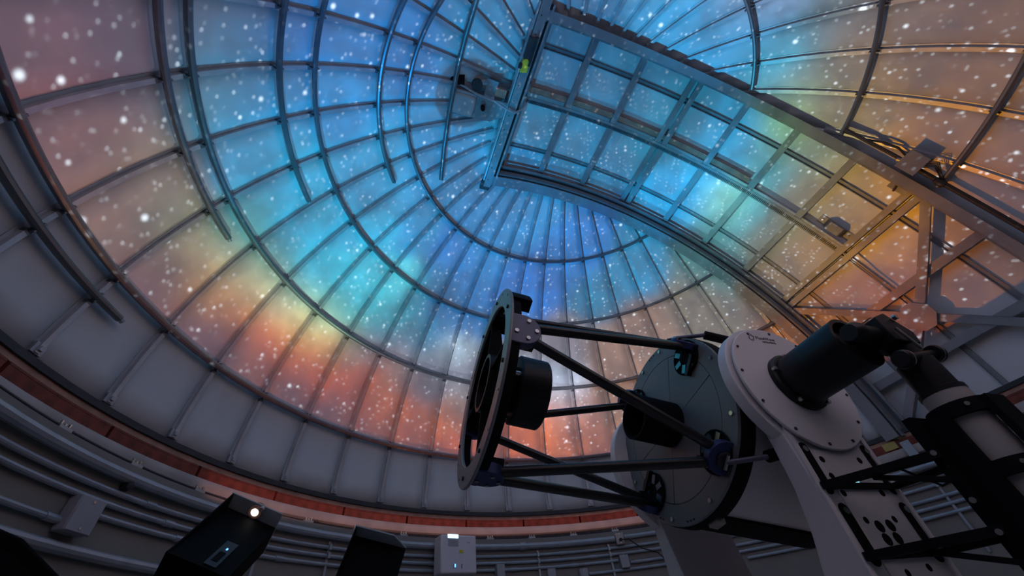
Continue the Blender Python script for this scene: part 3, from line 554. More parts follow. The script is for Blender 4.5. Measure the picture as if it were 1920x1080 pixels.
def jbox(az, z, w_, h_, m, label, name='junction_box', roll=0.0):
    tA = V((math.cos(az*D2R), -math.sin(az*D2R), 0)); rr = V((math.sin(az*D2R), math.cos(az*D2R), 0))
    t = thing(name, cy(az, 3.365, z-h_), label, 'junction box', 'junction boxes on the round wall')
    part('body', MB().box(cy(az, 3.333, z), tA*w_, rr*0.034, UP*h_), m, t, bevel=0.006)
    part('cover', MB().box(cy(az, 3.2965, z), tA*w_*0.97, rr*0.003, UP*h_*0.97), m, t, bevel=0.004)
    for s_ in (-1, 1): part('screw', MB().cyl(cy(az, 3.294, z)+UP*h_*0.75*s_, cy(az, 3.290, z)+UP*h_*0.75*s_, 0.006, 8), 'steel', t)
    return t
jbox(-91.5, -0.463, 0.075, 0.080, 'boxgrey', 'pale grey junction box at far left of the wall')
jbox(-26.9, -0.452, 0.045, 0.065, 'boxgrey', 'grey junction box next to the white projector')
jbox(-16.9, -0.522, 0.045, 0.070, 'boxgrey', 'grey junction box below the conduits, between two others')
jbox(-10.6, -0.535, 0.045, 0.060, 'boxgrey', 'lowest grey junction box near the bottom edge')
jbox(-2.2, -0.452, 0.048, 0.062, 'boxgrey', 'grey junction box under the outlet box with the plug')
ob = jbox(-2.1, -0.232, 0.046, 0.058, 'boxwarm', 'pale peach outlet box with black plug beside the fork', 'outlet_box')
c0 = cy(-2.1, 3.29, -0.245)
part('plug', MB().cyl(c0, cy(-2.1, 3.255, -0.25), 0.016, 10), 'rubber', ob)
solo('power_cord', MB().tube([cy(-2.0, 3.255, -0.252), cy(-0.6, 3.24, -0.26), cy(1.6, 3.26, -0.36), cy(4.5, 3.28, -0.42), cy(7, 3.30, -0.60), cy(8, 3.30, -1.2)], 0.007, 6), 'rubber', cy(8, 3.3, -1.2), 'thin black cord drooping from the outlet box plug', 'cord')
solo('wall_knob', MB().lathe(cy(-88.6, 3.367, -0.268), V((math.sin(-88.6*D2R), math.cos(-88.6*D2R), 0)), [(0.001, -0.06), (0.022, -0.055), (0.026, -0.03), (0.018, -0.005), (0.001, 0)], 14), 'rubber', cy(-88.6, 3.367, -0.268), 'small black knob on the wall at left above a conduit', 'knob')
# anchor clamps on the wall top
def anchor(az, label):
    t = thing('anchor_clamp', cy(az, 3.40, -0.14), label, 'clamp', 'anchor clamps along the wall top')
    tA = V((math.cos(az*D2R), -math.sin(az*D2R), 0)); rr = V((math.sin(az*D2R), math.cos(az*D2R), 0))
    part('plate', MB().box(cy(az, 3.395, -0.131), tA*0.040, rr*0.022, UP*0.008), 'conduit', t)
    for s_ in (-0.026, 0, 0.026):
        part('bolt', MB().cyl(cy(az, 3.388, -0.125)+tA*s_, cy(az, 3.388, -0.100-0.008*(s_ == 0))+tA*s_, 0.008, 8), 'steel', t)
ORD = ('leftmost', 'second from the left', 'third from the left', 'fourth from the left', 'fifth from the left', 'sixth from the left', 'seventh from the left', 'eighth from the left', 'ninth from the left', 'tenth from the left', 'eleventh from the left', 'twelfth from the left, beside the fork')
for i, w_ in enumerate(ORD):
    anchor(-96.7+i*8.571, 'steel anchor clamp on the wall top ledge, '+w_)
solo('ledge_chain', MB().tube([cy(-118+i*2, 3.385, -0.129) for i in range(24)], 0.009, 6), 'dark', cy(-95, 3.385, -0.14), 'dark ribbed cable lying along the wall top ledge at left', 'cable')

# ------------------------------------------------------------------ main telescope
TU = V((-0.91191, -0.37789, 0.16003)).normalized(); TN = V((-0.382826, 0.923821, 0)); TV = TN.cross(TU).normalized(); TH = V((-0.923821, -0.382826, 0))
TC = V((0, 0, 2.1505))
def O(a, b, c): return TC+TU*a+TN*b+TV*c
def Or(a, r, ang): return O(a, r*math.cos(ang*D2R), r*math.sin(ang*D2R))
def S(h, w_, z): return TC+TH*h+TN*w_+UP*z
tel = thing('telescope', (0, 0, 0), 'large black open truss telescope on a white fork mount', 'telescope')
# front ring
fr = part('front_ring', MB().lathe(O(0, 0, 0), TU, [(0.375, 1.286), (0.4635, 1.286), (0.4635, 1.299), (0.375, 1.299)], 72, x=TN), 'ringg', tel, bevel=0.003)
part('ring_body', MB().lathe(O(0, 0, 0), TU, [(0.412, 1.245), (0.440, 1.245), (0.440, 1.286), (0.412, 1.286)], 64, x=TN), 'matte', tel)
for a in (20, 70, 110, 160, 200, 250, 290, 340):
    part('bolt', MB().cyl(Or(1.299, 0.42, a), Or(1.306, 0.42, a), 0.009, 8), 'dark', fr)
for a in (35, 55, 125, 145, 215, 235, 305, 325):
    part('bolt', MB().cyl(Or(1.299, 0.44, a), Or(1.303, 0.44, a), 0.005, 8), 'steel', fr)
for a in (215, 335):
    part('ring_pad', MB().lathe(O(0, 0, 0), TU, [(0.395, 1.19), (0.455, 1.19), (0.455, 1.286), (0.395, 1.286)], 6, a-8, a+8, x=TN), 'matte', tel)
FA = (180, 270, 0, 90)
def half_disc(r, n=14): return [(r*math.cos(math.pi*i/n), r*math.sin(math.pi*i/n)) for i in range(n+1)]
def radial(a): return TN*math.cos(a*D2R)+TV*math.sin(a*D2R)
def tang(a): return TN*-math.sin(a*D2R)+TV*math.cos(a*D2R)
for i, a in enumerate(FA):
    nb = part('truss_bracket', MB().prism([(0.075, -0.05), (-0.075, -0.05)]+[(-x, y) for x, y in half_disc(0.075)], Or(1.235, 0.395, a), tang(a), -TU, radial(a)*0.045), 'bluegrey' if a in (180, 90) else 'blue', tel, bevel=0.003)
    for x, y in ((-0.045, 0.02), (0.045, 0.02), (0, 0.055), (0.02, -0.03)):
        q = Or(1.235, 0.440, a)+tang(a)*x-TU*y
        part('bolt', MB().cyl(q, q+radial(a)*0.006, 0.009, 10), 'steel', nb)
    part('bracket_block', MB().box(Or(1.225, 0.385, a), tang(a)*0.05, radial(a)*0.02, TU*0.05), 'matte', nb)
RA_ = (135, 225, 315, 45)
def truss(af, ar):
    sgn = 1 if ((ar-af+540) % 360-180) > 0 else -1
    p0 = Or(1.19, 0.415, af)+tang(af)*0.035*sgn; p1 = Or(0.345, 0.405, ar)-tang(ar)*0.03*sgn
    t = part('truss_tube', MB().cyl(p0, p1, 0.0215, 18), 'carbon', tel)
    d = (p1-p0).normalized()
    part('tube_end', MB().cyl(p0-d*0.03, p0+d*0.015, 0.0165, 12), 'steel', t)
    part('tube_end', MB().cyl(p1-d*0.015, p1+d*0.03, 0.0165, 12), 'dark', t)
for af in FA:
    for s_ in (-45, 45): truss(af, (af+s_) % 360)
# secondary mirror assembly
part('spider_hub', MB().lathe(O(0, 0, 0), TU, [(0.122, 1.205), (0.138, 1.205), (0.138, 1.297), (0.122, 1.297)], 40, x=TN), 'black', tel)
hs = part('secondary_housing', MB().lathe(O(0, 0, 0), TU, [(0.001, 1.003), (0.160, 1.003), (0.165, 1.008), (0.165, 1.140), (0.155, 1.148), (0.001, 1.148)], 56, x=TN), 'black', tel)
part('focuser_barrel', MB().lathe(O(0, 0, 0), TU, [(0.001, 1.148), (0.108, 1.148), (0.108, 1.225), (0.001, 1.225)], 40, x=TN), 'matte', tel)
for a in (60, 180, 300):
    part('guide_rod', MB().cyl(Or(1.14, 0.135, a), Or(1.22, 0.135, a), 0.011, 10), 'steel', hs)
for a in FA:
    r0, r1 = 0.135, 0.40
    mb = MB().prism([(r0, 1.20), (r1, 1.245), (r1, 1.285), (r0, 1.288)], TC-tang(a)*0.006, radial(a), TU, tang(a)*0.012)
    part('spider_vane', mb, 'matte', tel)
for a in (20, 160):
    part('vane_motor', MB().cyl(Or(1.18, 0.33, a), Or(1.27, 0.33, a), 0.035, 16), 'matte', tel)
# mirror cell
part('cell_rim', MB().lathe(O(0, 0, 0), TU, [(0.30, 0.20), (0.4576, 0.20), (0.462, 0.21), (0.462, 0.262), (0.4576, 0.272), (0.30, 0.272)], 80, x=TN), 'matte', tel)
part('cell_backing', MB().lathe(O(0, 0, 0), TU, [(0.001, 0.262), (0.44, 0.262), (0.44, 0.276), (0.001, 0.276)], 64, x=TN), 'matte', tel)
cr = part('cell_ring', MB().lathe(O(0, 0, 0), TU, [(0.368, 0.272), (0.4576, 0.272), (0.4576, 0.287), (0.368, 0.287)], 80, x=TN), 'grey', tel)
for i in range(6):
    a0 = 12+60*i
    part('cover_panel', MB().lathe(O(0, 0, 0), TU, [(0.09, 0.272), (0.3645, 0.272), (0.3645, 0.2868), (0.09, 0.2868)], 14, a0+0.45, a0+59.55, x=TN), 'grey', tel)
for a in (72, 98, 160, 200, 252, 290, 340, 20):
    part('bolt', MB().cyl(Or(0.287, 0.43, a), Or(0.296, 0.43, a), 0.010, 10), 'steel', cr)
for a in (84, 87, 90, 270, 273, 276, 300, 303):
    part('bolt', MB().cyl(Or(0.287, 0.443, a), Or(0.291, 0.443, a), 0.004, 8), 'dark', cr)
part('baffle_tube', MB().lathe(O(0, 0, 0), TU, [(0.100, 0.28), (0.112, 0.28), (0.112, 0.50), (0.100, 0.50), (0.100, 0.30)], 40, x=TN), 'matte', tel)
for i, a in enumerate(RA_):
    rc = Or(0.287, 0.355, a)
    pk = part('truss_pocket', MB().lathe(rc, TU, [(0.001, 0.002), (0.094, 0.002), (0.094, 0.012), (0.088, 0.012), (0.088, 0.005), (0.001, 0.005)], 32, x=radial(a)), 'matte', tel)
    for k in range(7):
        t0 = (k*51.4+10)*D2R; d = radial(a)*math.cos(t0)+tang(a)*math.sin(t0); e = d.cross(TU)
        part('mirror_facet', MB().box(rc+d*0.060+TU*0.010, d*0.022, e*0.013, TU*0.004+d*0.002), 'glass', pk)
    bb = part('truss_bracket', MB().prism([(0.07, -0.03), (-0.07, -0.03)]+[(-x, y) for x, y in half_disc(0.07)], Or(0.315, 0.400, a), tang(a), TU, radial(a)*0.035), 'blue', tel, bevel=0.003)
    part('bracket_block', MB().box(Or(0.31, 0.395, a), tang(a)*0.055, radial(a)*0.015, TU*0.028), 'matte', bb)
    part('bracket_arm', MB().box(Or(0.298, 0.345, a)+tang(a)*0.06, radial(a)*0.075, tang(a)*0.010, TU*0.014), 'black', bb)
part('optical_tube', MB().lathe(O(0, 0, 0), TU, [(0.30, -0.40), (0.428, -0.40), (0.437, -0.39), (0.437, 0.20), (0.30, 0.20)], 80, x=TN), 'white', tel)
part('tube_back', MB().lathe(O(0, 0, 0), TU, [(0.001, -0.45), (0.40, -0.45), (0.43, -0.40), (0.001, -0.38)], 64, x=TN), 'matte', tel)
part('underside_band', MB().lathe(O(0, 0, 0), TU, [(0.4372, -0.41), (0.452, -0.41), (0.452, 0.20), (0.4372, 0.20)], 20, 62, 99, x=TN), 'matte', tel)  # black band along the lower side of the tube
part('tube_seam', MB().lathe(O(0, 0, 0), TU, [(0.436, -0.155), (0.4378, -0.155), (0.4378, -0.150), (0.436, -0.150)], 60, 120, 236, x=TN), 'dark', tel)
part('cable_clip', MB().box(Or(0.23, 0.463, 262), tang(262)*0.03, radial(262)*0.02, TU*0.02), 'steel', tel)
# mirror cover actuators beside the cell
for ang, sd in ((121, 1), (226, -1)):
    a0 = Or(0.315, 0.452, ang); a1 = Or(0.18, 0.50, ang+sd*8)
    a2 = Or(0.02, 0.50, ang+sd*16)
    ac = part('cover_actuator', MB().cyl(a0, a1, 0.011, 12), 'bluegrey', tel)
    part('actuator_body', MB().cyl(a1, a2, 0.024, 12), 'matte', ac)
    part('pivot_plate', MB().prism([(0.035, -0.03), (-0.035, -0.03)]+[(-x, y) for x, y in half_disc(0.035)], a0-radial(ang)*0.02, tang(ang), TU, radial(ang)*0.012), 'dark', ac)
    part('pivot_pin', MB().cyl(a0-tang(ang)*0.03, a0+tang(ang)*0.03, 0.008, 8), 'steel', ac)
    part('actuator_cable', MB().tube([a2, a2+TU*-0.03+radial(ang)*0.03, a2+TU*-0.08+radial(ang)*0.01, a2+TU*-0.12-radial(ang)*0.04], 0.004, 6), 'rubber', ac)
# fork
def arm(sg):
    lv = [(0.02, 0.22, 0.445), (-0.12, 0.232, 0.440), (-0.25, 0.218, 0.43), (-0.40, 0.207, 0.415), (-0.55, 0.206, 0.385), (-0.68, 0.203, 0.34), (-0.85, 0.21, 0.26), (-1.0, 0.24, 0.14), (-1.1, 0.28, -0.02)]
    secs = [[S(hw, sg*wi, z), S(hw, sg*0.503, z), S(-hw, sg*0.503, z), S(-hw, sg*wi, z)] for z, hw, wi in lv]
    a = part('fork_arm', MB().sweep(secs), 'white', tel, ang=30, bevel=0.004)
    part('arm_head', MB().lathe(TC, TN*sg, [(0.001, 0.448), (0.318 if sg < 0 else 0.375, 0.448), (0.318 if sg < 0 else 0.375, 0.503), (0.001, 0.503)], 72), 'white', a, bevel=0.004)
    dc = part('bearing_cover', MB().lathe(TC, TN*sg, [(0.001, 0.515), (0.297, 0.515), (0.297, 0.528), (0.001, 0.528)], 72), 'white', tel, bevel=0.003)
    part('cover_spacer', MB().lathe(TC, TN*sg, [(0.001, 0.503), (0.270, 0.503), (0.270, 0.515), (0.001, 0.515)], 48), 'white', tel)
    for i in range(12):
        t = (i*30+8)*D2R; q = S(0.278*math.cos(t), sg*0.528, 0.278*math.sin(t))
        part('screw', MB().cyl(q, q+TN*sg*0.004, 0.0065, 10), 'dark', dc)
    return a, dc
na, ncov = arm(-1); arm(1)
def stadium(hw, hl, n=8):
    return [(hw*math.cos(math.pi*i/n), hl+hw*math.sin(math.pi*i/n)) for i in range(n+1)]+[(-hw*math.cos(math.pi*i/n), -hl-hw*math.sin(math.pi*i/n)) for i in range(n+1)]
for h, z, l in ((0.157, -0.357, 0.072), (0.142, -0.573, 0.072), (-0.178, -0.357, 0.072), (-0.168, -0.573, 0.072)):
    sl_ = part('arm_slot', MB().prism(stadium(0.022, l), S(h, -0.5035, z), TH, UP, TN*-0.003), 'matte', na)
    part('slot_bolt', MB().cyl(S(h, -0.505, z+l*0.95), S(h, -0.512, z+l*0.95), 0.012, 12), 'steel', sl_)
for sgn in (-1, 1):
    part('arm_rail', MB().box(S(0.195*sgn, -0.507, -0.62), TH*0.012, TN*0.005, UP*0.42), 'white', na)
part('mount_plate', MB().box(S(0, -0.5055, -0.56), TH*0.118, TN*0.003, UP*0.27), 'white', na, bevel=0.002)
for h, z, r in ((0.103, -0.328, 0.012), (-0.098, -0.328, 0.012), (0.106, -0.389, 0.012), (0.101, -0.448, 0.012), (-0.098, -0.448, 0.012), (0.075, -0.536, 0.011), (-0.069, -0.535, 0.011), (0.028, -0.556, 0.019), (-0.028, -0.554, 0.019), (0.032, -0.595, 0.019), (-0.023, -0.593, 0.019), (0.038, -0.689, 0.011), (-0.077, -0.679, 0.011)):
    part('threaded_hole', MB().cyl(S(h, -0.507, z), S(h, -0.5098, z), r, 14), 'matte', na)
part('led_or_glint', MB().cyl(S(0.0, -0.508, -0.412), S(0.0, -0.511, -0.412), 0.014, 12), 'glintc', na)  # glowing disc in place of a reflected glint, no lamp here
part('fork_base', MB().lathe(V((0, 0, 0)), UP, [(0.001, 0.72), (0.46, 0.72), (0.46, 0.95), (0.52, 1.02), (0.52, 1.08), (0.001, 1.08)], 64), 'white', tel)
part('pier', MB().lathe(V((0, 0, 0)), UP, [(0.001, 0.0), (0.48, 0.0), (0.48, 0.03), (0.30, 0.04), (0.28, 0.72), (0.001, 0.72)], 48), 'grey', tel)
# maker's lettering on the cover
def text_mesh(body, size, o, ex, ey, m, parent, name):
    cu = bpy.data.curves.new('lettering', 'FONT'); cu.body = body; cu.size = size; cu.extrude = 0.0006; cu.align_x = 'CENTER'
    to = bpy.data.objects.new('lettering', cu); col.objects.link(to)
    dg = bpy.context.evaluated_depsgraph_get(); me = bpy.data.meshes.new_from_object(to.evaluated_get(dg))
    bpy.data.objects.remove(to, do_unlink=True); me.materials.clear(); me.materials.append(MT[m])
    return inst(name, me, parent, frame_m(o, ex, ey, ex.cross(ey)))
lo = S(0.01, -0.5287, 0.232); ex = (TH*-1).normalized(); ey = UP
text_mesh('PlaneWave', 0.026, lo, ex, ey, 'ink', ncov, 'lettering')
text_mesh('INSTRUMENTS', 0.013, lo+ex*0.012-ey*0.017, ex, ey, 'ink', ncov, 'lettering')
emb = MB()
for rx, ry, tl in ((0.020, 0.010, 0.5), (0.013, 0.020, -0.3)):
    pts = []
    for i in range(24):
        t = i*2*math.pi/24; x = rx*math.cos(t); y = ry*math.sin(t)
        pts.append(lo+ex*(-0.085+x*math.cos(tl)-y*math.sin(tl))+ey*(0.006+x*math.sin(tl)+y*math.cos(tl)))
    emb.tube(pts, 0.0011, 5, closed=True)
part('logo_mark', emb, 'ink', ncov)
# side port: black instrument barrel on the altitude axis
sp_ = part('side_port', MB().lathe(TC, -TN, [(0.001, 0.528), (0.132, 0.528), (0.132, 0.548), (0.122, 0.556), (0.001, 0.556)], 48), 'black', tel)
part('port_barrel', MB().lathe(TC, -TN, [(0.095, 0.556), (0.111, 0.556), (0.111, 0.835), (0.095, 0.835), (0.095, 0.80), (0.001, 0.80), (0.001, 0.79), (0.09, 0.79)], 48), 'black', sp_)
for i in range(5):
    t = (i*72+20)*D2R; q = S(0.126*math.cos(t), -0.55, 0.126*math.sin(t))
    part('knob_screw', MB().cyl(q, q-TN*0.016, 0.009, 10), 'steel', sp_)

# ------------------------------------------------------------------ small refractor on the fork arm
RH, RW = -0.135, -0.88
def A(z, dh=0, dw=0): return S(RH+dh, RW+dw, z)
rf = thing('refractor_telescope', A(-1.25), 'black and white refractor standing upright on brackets beside the white fork', 'telescope')
part('tube', MB().cyl(A(-0.245), A(-1.30), 0.067, 40), 'cream', rf)
part('focuser', MB().lathe(A(0), UP, [(0.001, -0.25), (0.069, -0.25), (0.069, -0.235), (0.060, -0.23), (0.060, -0.12), (0.046, -0.11), (0.046, -0.055), (0.001, -0.055)], 40), 'black', rf)
for z in (-0.318, -0.50, -0.84):
    cl_ = part('clamp_ring', MB().lathe(A(z), UP, [(0.068, -0.022), (0.088, -0.022), (0.088, 0.022), (0.068, 0.022)], 36), 'matte', rf)
    part('clamp_knob', MB().cyl(A(z, -0.105, -0.02), A(z, -0.075, -0.015), 0.014, 10), 'matte', cl_)
    part('clamp_bolt', MB().cyl(A(z, 0.07, -0.058), A(z, 0.078, -0.064), 0.007, 8), 'steel', cl_)
pr = part('mount_rail', MB().box(A(-0.70, 0.02, 0.090), TH*0.115, TN*0.014, UP*0.40), 'matte', rf)
part('mount_rail', MB().box(A(-0.70, -0.02, -0.093), TH*0.05, TN*0.010, UP*0.40), 'matte', rf)
part('mount_rail', MB().box(A(-0.68, 0.088, 0.045), TH*0.012, TN*0.045, UP*0.36), 'matte', rf)
for z in (-0.422, -0.562, -0.645):
    part('rail_bolt', MB().cyl(S(0.012, -0.80, z), S(0.024, -0.803, z), 0.0085, 10), 'steel', pr)
def bar(p0, p1, hw, hh):
    d = (V(p1)-V(p0)); L_ = d.length; d.normalize(); sd = d.cross(UP).normalized()
    return MB().box((V(p0)+V(p1))/2, d*L_/2, sd*hw, UP*hh)
for z in (-0.425, -0.640):
    b_ = part('bracket', bar(S(0.185, -0.508, z), S(0.0, -0.805, z), 0.016, 0.012), 'matte', rf)
    part('bracket_arm', bar(S(-0.185, -0.508, z), S(-0.22, -0.79, z), 0.012, 0.010), 'matte', b_)
    part('bracket_lip', bar(S(0.19, -0.512, z), S(-0.20, -0.512, z), 0.008, 0.010), 'matte', b_)
    part('bracket_brace', bar(S(0.10, -0.63, z-0.012), S(0.01, -0.79, z-0.075), 0.008, 0.008), 'matte', b_)
solo('hanging_cable', MB().tube([S(0.05, -0.70, -0.435), S(-0.02, -0.74, -0.50), S(-0.03, -0.80, -0.485), S(0.0, -0.80, -0.46)], 0.004, 6), 'rubber', S(-0.02, -0.74, -0.5), 'thin black cable drooping between the refractor brackets', 'cable')
dg_ = part('star_diagonal', MB().prism([(0.075, -0.055), (0.075, 0.055), (0.0, 0.085), (-0.085, 0.0), (-0.065, -0.055)], A(0.0, 0.02, -0.05), TH, UP, TN*0.10), 'black', rf, bevel=0.004)
part('nose_tube', MB().cyl(A(0.0, 0.09), A(-0.005, 0.19), 0.036, 24), 'black', dg_)
part('eyepiece', MB().lathe(A(-0.005, 0.19), TH, [(0.001, 0), (0.043, 0), (0.043, 0.02), (0.032, 0.045), (0.001, 0.045)], 24), 'black', dg_)
part('set_screw', MB().cyl(A(0.06, -0.01, -0.052), A(0.06, -0.01, -0.066), 0.011, 10), 'steel', dg_)
part('lock_lever', MB().cyl(A(-0.005, 0.06, -0.06), A(-0.10, 0.03, -0.066), 0.0055, 8), 'steel', dg_)
ks = part('focus_shaft', MB().cyl(A(-0.13, 0.10, -0.035), A(-0.085, -0.10, -0.03), 0.018, 14), 'black', rf)
for s_, e_ in ((0.12, -0.135), (-0.10, -0.085)):
    k0 = A(e_, s_, -0.033); dd = TH*(1 if s_ > 0 else -1)
    part('focus_knob', MB().lathe(k0, dd, [(0.001, -0.012), (0.030, -0.012), (0.033, -0.006), (0.033, 0.016), (0.028, 0.022), (0.001, 0.022)], 20), 'black', ks)
    part('knob_ring', MB().lathe(k0, dd, [(0.0325, -0.002), (0.0345, -0.002), (0.0345, 0.004), (0.0325, 0.004)], 20), 'steel', ks)

# ------------------------------------------------------------------ projectors
# white wall projector
PA = -36.6; tA = V((math.cos(PA*D2R), -math.sin(PA*D2R), 0)); rr = V((math.sin(PA*D2R), math.cos(PA*D2R), 0))
wp = thing('white_projector', cy(PA, 3.20, -0.49), 'white projector hung on the wall with glowing top window', 'projector')
pc = cy(PA, 3.205, -0.33)
part('body', MB().box(pc, tA*0.198, rr*0.085, UP*0.165), 'projw', wp, bevel=0.014)
part('window_recess', MB().box(pc-rr*0.0865+UP*0.095-tA*0.065, tA*0.055, rr*0.002, UP*0.03), 'boxgrey', wp)
lw = part('light_window', MB().box(pc-rr*0.083+UP*0.151-tA*0.066, tA*0.058, rr*0.005, UP*0.017), 'lampc', wp)
part('warning_label', MB().box(pc-rr*0.0865+UP*0.02+tA*0.025, tA*0.022, rr*0.0015, UP*0.013), 'yellow', wp)
for s_ in (-0.055, 0.03): part('slot', MB().box(pc-rr*0.0865-UP*0.105+tA*s_, tA*0.003, rr*0.0015, UP*0.018), 'dark', wp)
part('led_or_glint', MB().box(pc-rr*0.0868-UP*0.100-tA*0.042, tA*0.006, rr*0.0015, UP*0.013), 'led', wp)
for z_ in (-0.339, -0.401): part('wall_mount', MB().box(cy(PA, 3.328, z_), tA*0.10, rr*0.036, UP*0.010), 'dark', wp)
part('printed_mark', MB().box(pc-rr*0.0865+UP*0.098+tA*0.11, tA*0.018, rr*0.001, UP*0.004), 'boxgrey', wp)
# hooded black projectors: a black sleeve, a grey flap at its upper end, the lens looking out through the flap
def hooded(name, label, c, e1, e2, hw, hl, T, flap, cut, lens=None, panel=False):
    c = V(c); e2 = V(e2).normalized(); e1 = (V(e1)-e2*V(e1).dot(e2)).normalized(); n_ = e1.cross(e2)
    if n_.dot(V(cam.matrix_world.translation)-c) < 0: n_ = -n_
    t = thing(name, c-n_*T/2-e2*hl, label, 'projector', 'black hooded projectors on the wall')
    part('front_panel', MB().box(c-n_*0.006, e1*hw, n_*0.006, e2*hl), 'blackbox', t)
    part('rear_panel', MB().box(c-n_*(T-0.006), e1*hw, n_*0.006, e2*hl), 'blackbox', t)
    for s_ in (-1, 1): part('side_panel', MB().box(c+e1*s_*(hw-0.006)-n_*T/2, e1*0.006, n_*(T/2-0.012), e2*hl), 'blackbox', t)
    part('bottom_panel', MB().box(c-n_*T/2-e2*(hl-0.006), e1*(hw-0.012), n_*(T/2-0.012), e2*0.006), 'blackbox', t)
    ft = c+e2*(hl+0.004)
    part('top_flap', MB().prism([(-hw, -T), (hw, -T), (hw, 0), (hw-cut, flap), (-hw, flap)], ft, e1, n_, e2*0.008), 'boxin', t)
    part('flap_cheek', MB().prism([(-hl, 0.0), (hl, 0.0), (hl, flap)], c-e1*(hw-0.004), e2, n_, e1*0.008), 'blackbox', t)
    w0 = c-n_*T; az = math.degrees(math.atan2(w0.x, w0.y))
    part('wall_arm', MB().cyl(w0, cy(az, 3.36, w0.z-ZC-0.1), 0.02, 12), 'dark', t)
    if panel:
        p0 = c+n_*0.002-e2*hl*0.50+e1*hw*0.30
        ip = part('control_panel', MB().box(p0, e1*hw*0.20, n_*0.003, e2*hl*0.42), 'dark', t)
        part('led_or_glint', MB().box(p0+n_*0.004+e2*hl*0.16+e1*hw*0.02, e1*0.0035, n_*0.002, e2*0.005), 'led', ip)
        part('control_pad', MB().box(p0+n_*0.004-e2*hl*0.12, e1*hw*0.10, n_*0.001, e2*hl*0.16), 'matte', ip)
    if lens:
        q = ft+n_*lens[1]+e1*lens[0]; ax = (n_*0.75-e2*0.65).normalized()
        lz = part('lens_barrel', MB().lathe(q, e2, [(0.001, -0.012), (0.034, -0.012), (0.034, 0.03), (0.001, 0.03)], 24), 'redtop', t)
        part('lens', MB().lathe(q-e2*0.012, -e2, [(0.001, 0.0), (0.020, 0.0), (0.015, 0.006), (0.001, 0.008)], 20), 'lampw', lz)
        part('lens_knob', MB().cyl(q+e1*0.026+n_*0.03, q+e1*0.026+n_*0.03-e2*0.02, 0.012, 10), 'boxwarm', lz)
    return t
hooded('hooded_projector', 'tilted black projector hood with glowing lens and small blue light', (-2.529, -0.037, 1.957), (0.838, 0.424, -0.343), (-0.08, 0.75, 0.657), 0.145, 0.2025, 0.14, 0.075, 0.0, lens=(0.01, 0.035), panel=True)
hooded('hooded_projector', 'upright black projector hood left of the white projector', (-1.997, 0.474, 1.812), (0.909, 0.415, -0.046), (0.112, 0.386, 0.916), 0.162, 0.20, 0.16, 0.085, 0.09)
# black equipment case nearest the camera, only its upper corner in view
en = V((0.762, -0.612, -0.211)); er = V((0.626, 0.78, 0.0)); eu = V((0.164, -0.132, 0.978)); eo = V((-2.512, -0.937, 1.769))
ec = thing('equipment_case', eo+er*-0.05+eu*-0.62-en*0.13, 'black equipment case cut off by the lower left corner', 'case')
outl = [(-0.30, 0.11), (-0.057, 0.021), (0.005, 0.0), (0.23, -0.15), (0.20, -0.60), (-0.30, -0.60)]
part('body', MB().prism(outl, eo, er, eu, en*-0.26), 'blackbox', ec, bevel=0.006)
part('door', MB().prism([(-0.27, 0.06), (0.0, -0.035), (0.19, -0.165), (0.17, -0.57), (-0.27, -0.57)], eo+en*0.0, er, eu, en*0.008), 'matte', ec)
part('door_handle', MB().cyl(eo+er*0.12-eu*0.33+en*0.012, eo+er*0.12-eu*0.43+en*0.012, 0.008, 8), 'dark', ec)
part('stand', MB().cyl(eo+er*-0.05-eu*0.60-en*0.13, V(((eo+er*-0.05-eu*0.60-en*0.13).x, (eo+er*-0.05-eu*0.60-en*0.13).y, 0.0)), 0.03, 12), 'dark', ec)

# ------------------------------------------------------------------ shutter drive at the slit header, strobe, junction box, cables
def K(al, la, z): return CEN+SF*al+SS*la+UP*z
dm = thing('shutter_drive', K(-1.15, -0.1, 3.40), 'grey motor drive on a plate at the upper end of the shutter', 'motor')
part('mounting_plate', MB().prism([(-1.46, -0.27), (-1.42, -0.02), (-0.82, 0.02), (-0.80, -0.12), (-0.98, -0.24)], K(0, 0, 3.36), SF, SS, UP*0.012), 'frame', dm)
part('gearbox_cover', MB().box(K(-1.33, -0.12, 3.32), SF*0.135, SS*0.115, UP*0.035), 'cover', dm, bevel=0.025)
part('cover_lip', MB().box(K(-1.32, 0.005, 3.335), SF*0.125, SS*0.018, UP*0.025), 'cover', dm, bevel=0.012)
part('drive_motor', MB().cyl(K(-1.62, 0.06, 3.37), K(-1.36, 0.11, 3.37), 0.055, 16), 'matte', dm)
part('motor_bracket', MB().box(K(-1.58, -0.02, 3.37), SF*0.11, SS*0.022, UP*0.03), 'dark', dm)
part('bracket_leg', MB().box(K(-1.66, -0.11, 3.38), SF*0.022, SS*0.10, UP*0.02), 'dark', dm)
part('bracket_leg', MB().box(K(-1.50, -0.13, 3.38), SF*0.022, SS*0.10, UP*0.02), 'dark', dm)
part('bracket_brace', MB().cyl(K(-1.66, -0.20, 3.37), K(-1.48, -0.06, 3.37), 0.010, 8), 'conduit', dm)
part('gear', MB().cyl(K(-1.22, 0.11, 3.38), K(-1.22, 0.11, 3.33), 0.06, 18), 'dark', dm)
part('guard_plate', MB().box(K(-1.06, 0.10, 3.37), SF*0.06, SS*0.10, UP*0.006), 'frame', dm)
part('relay_box', MB().box(K(-0.95, 0.10, 3.38), SF*0.06, SS*0.045, UP*0.03), 'redtop', dm)
part('limit_switch', MB().cyl(K(-1.10, -0.10, 3.355), K(-1.10, -0.10, 3.30), 0.026, 12), 'matte', dm)
part('switch_tip', MB().cyl(K(-1.09, -0.13, 3.32), K(-1.09, -0.13, 3.29), 0.010, 8), 'steel', dm)
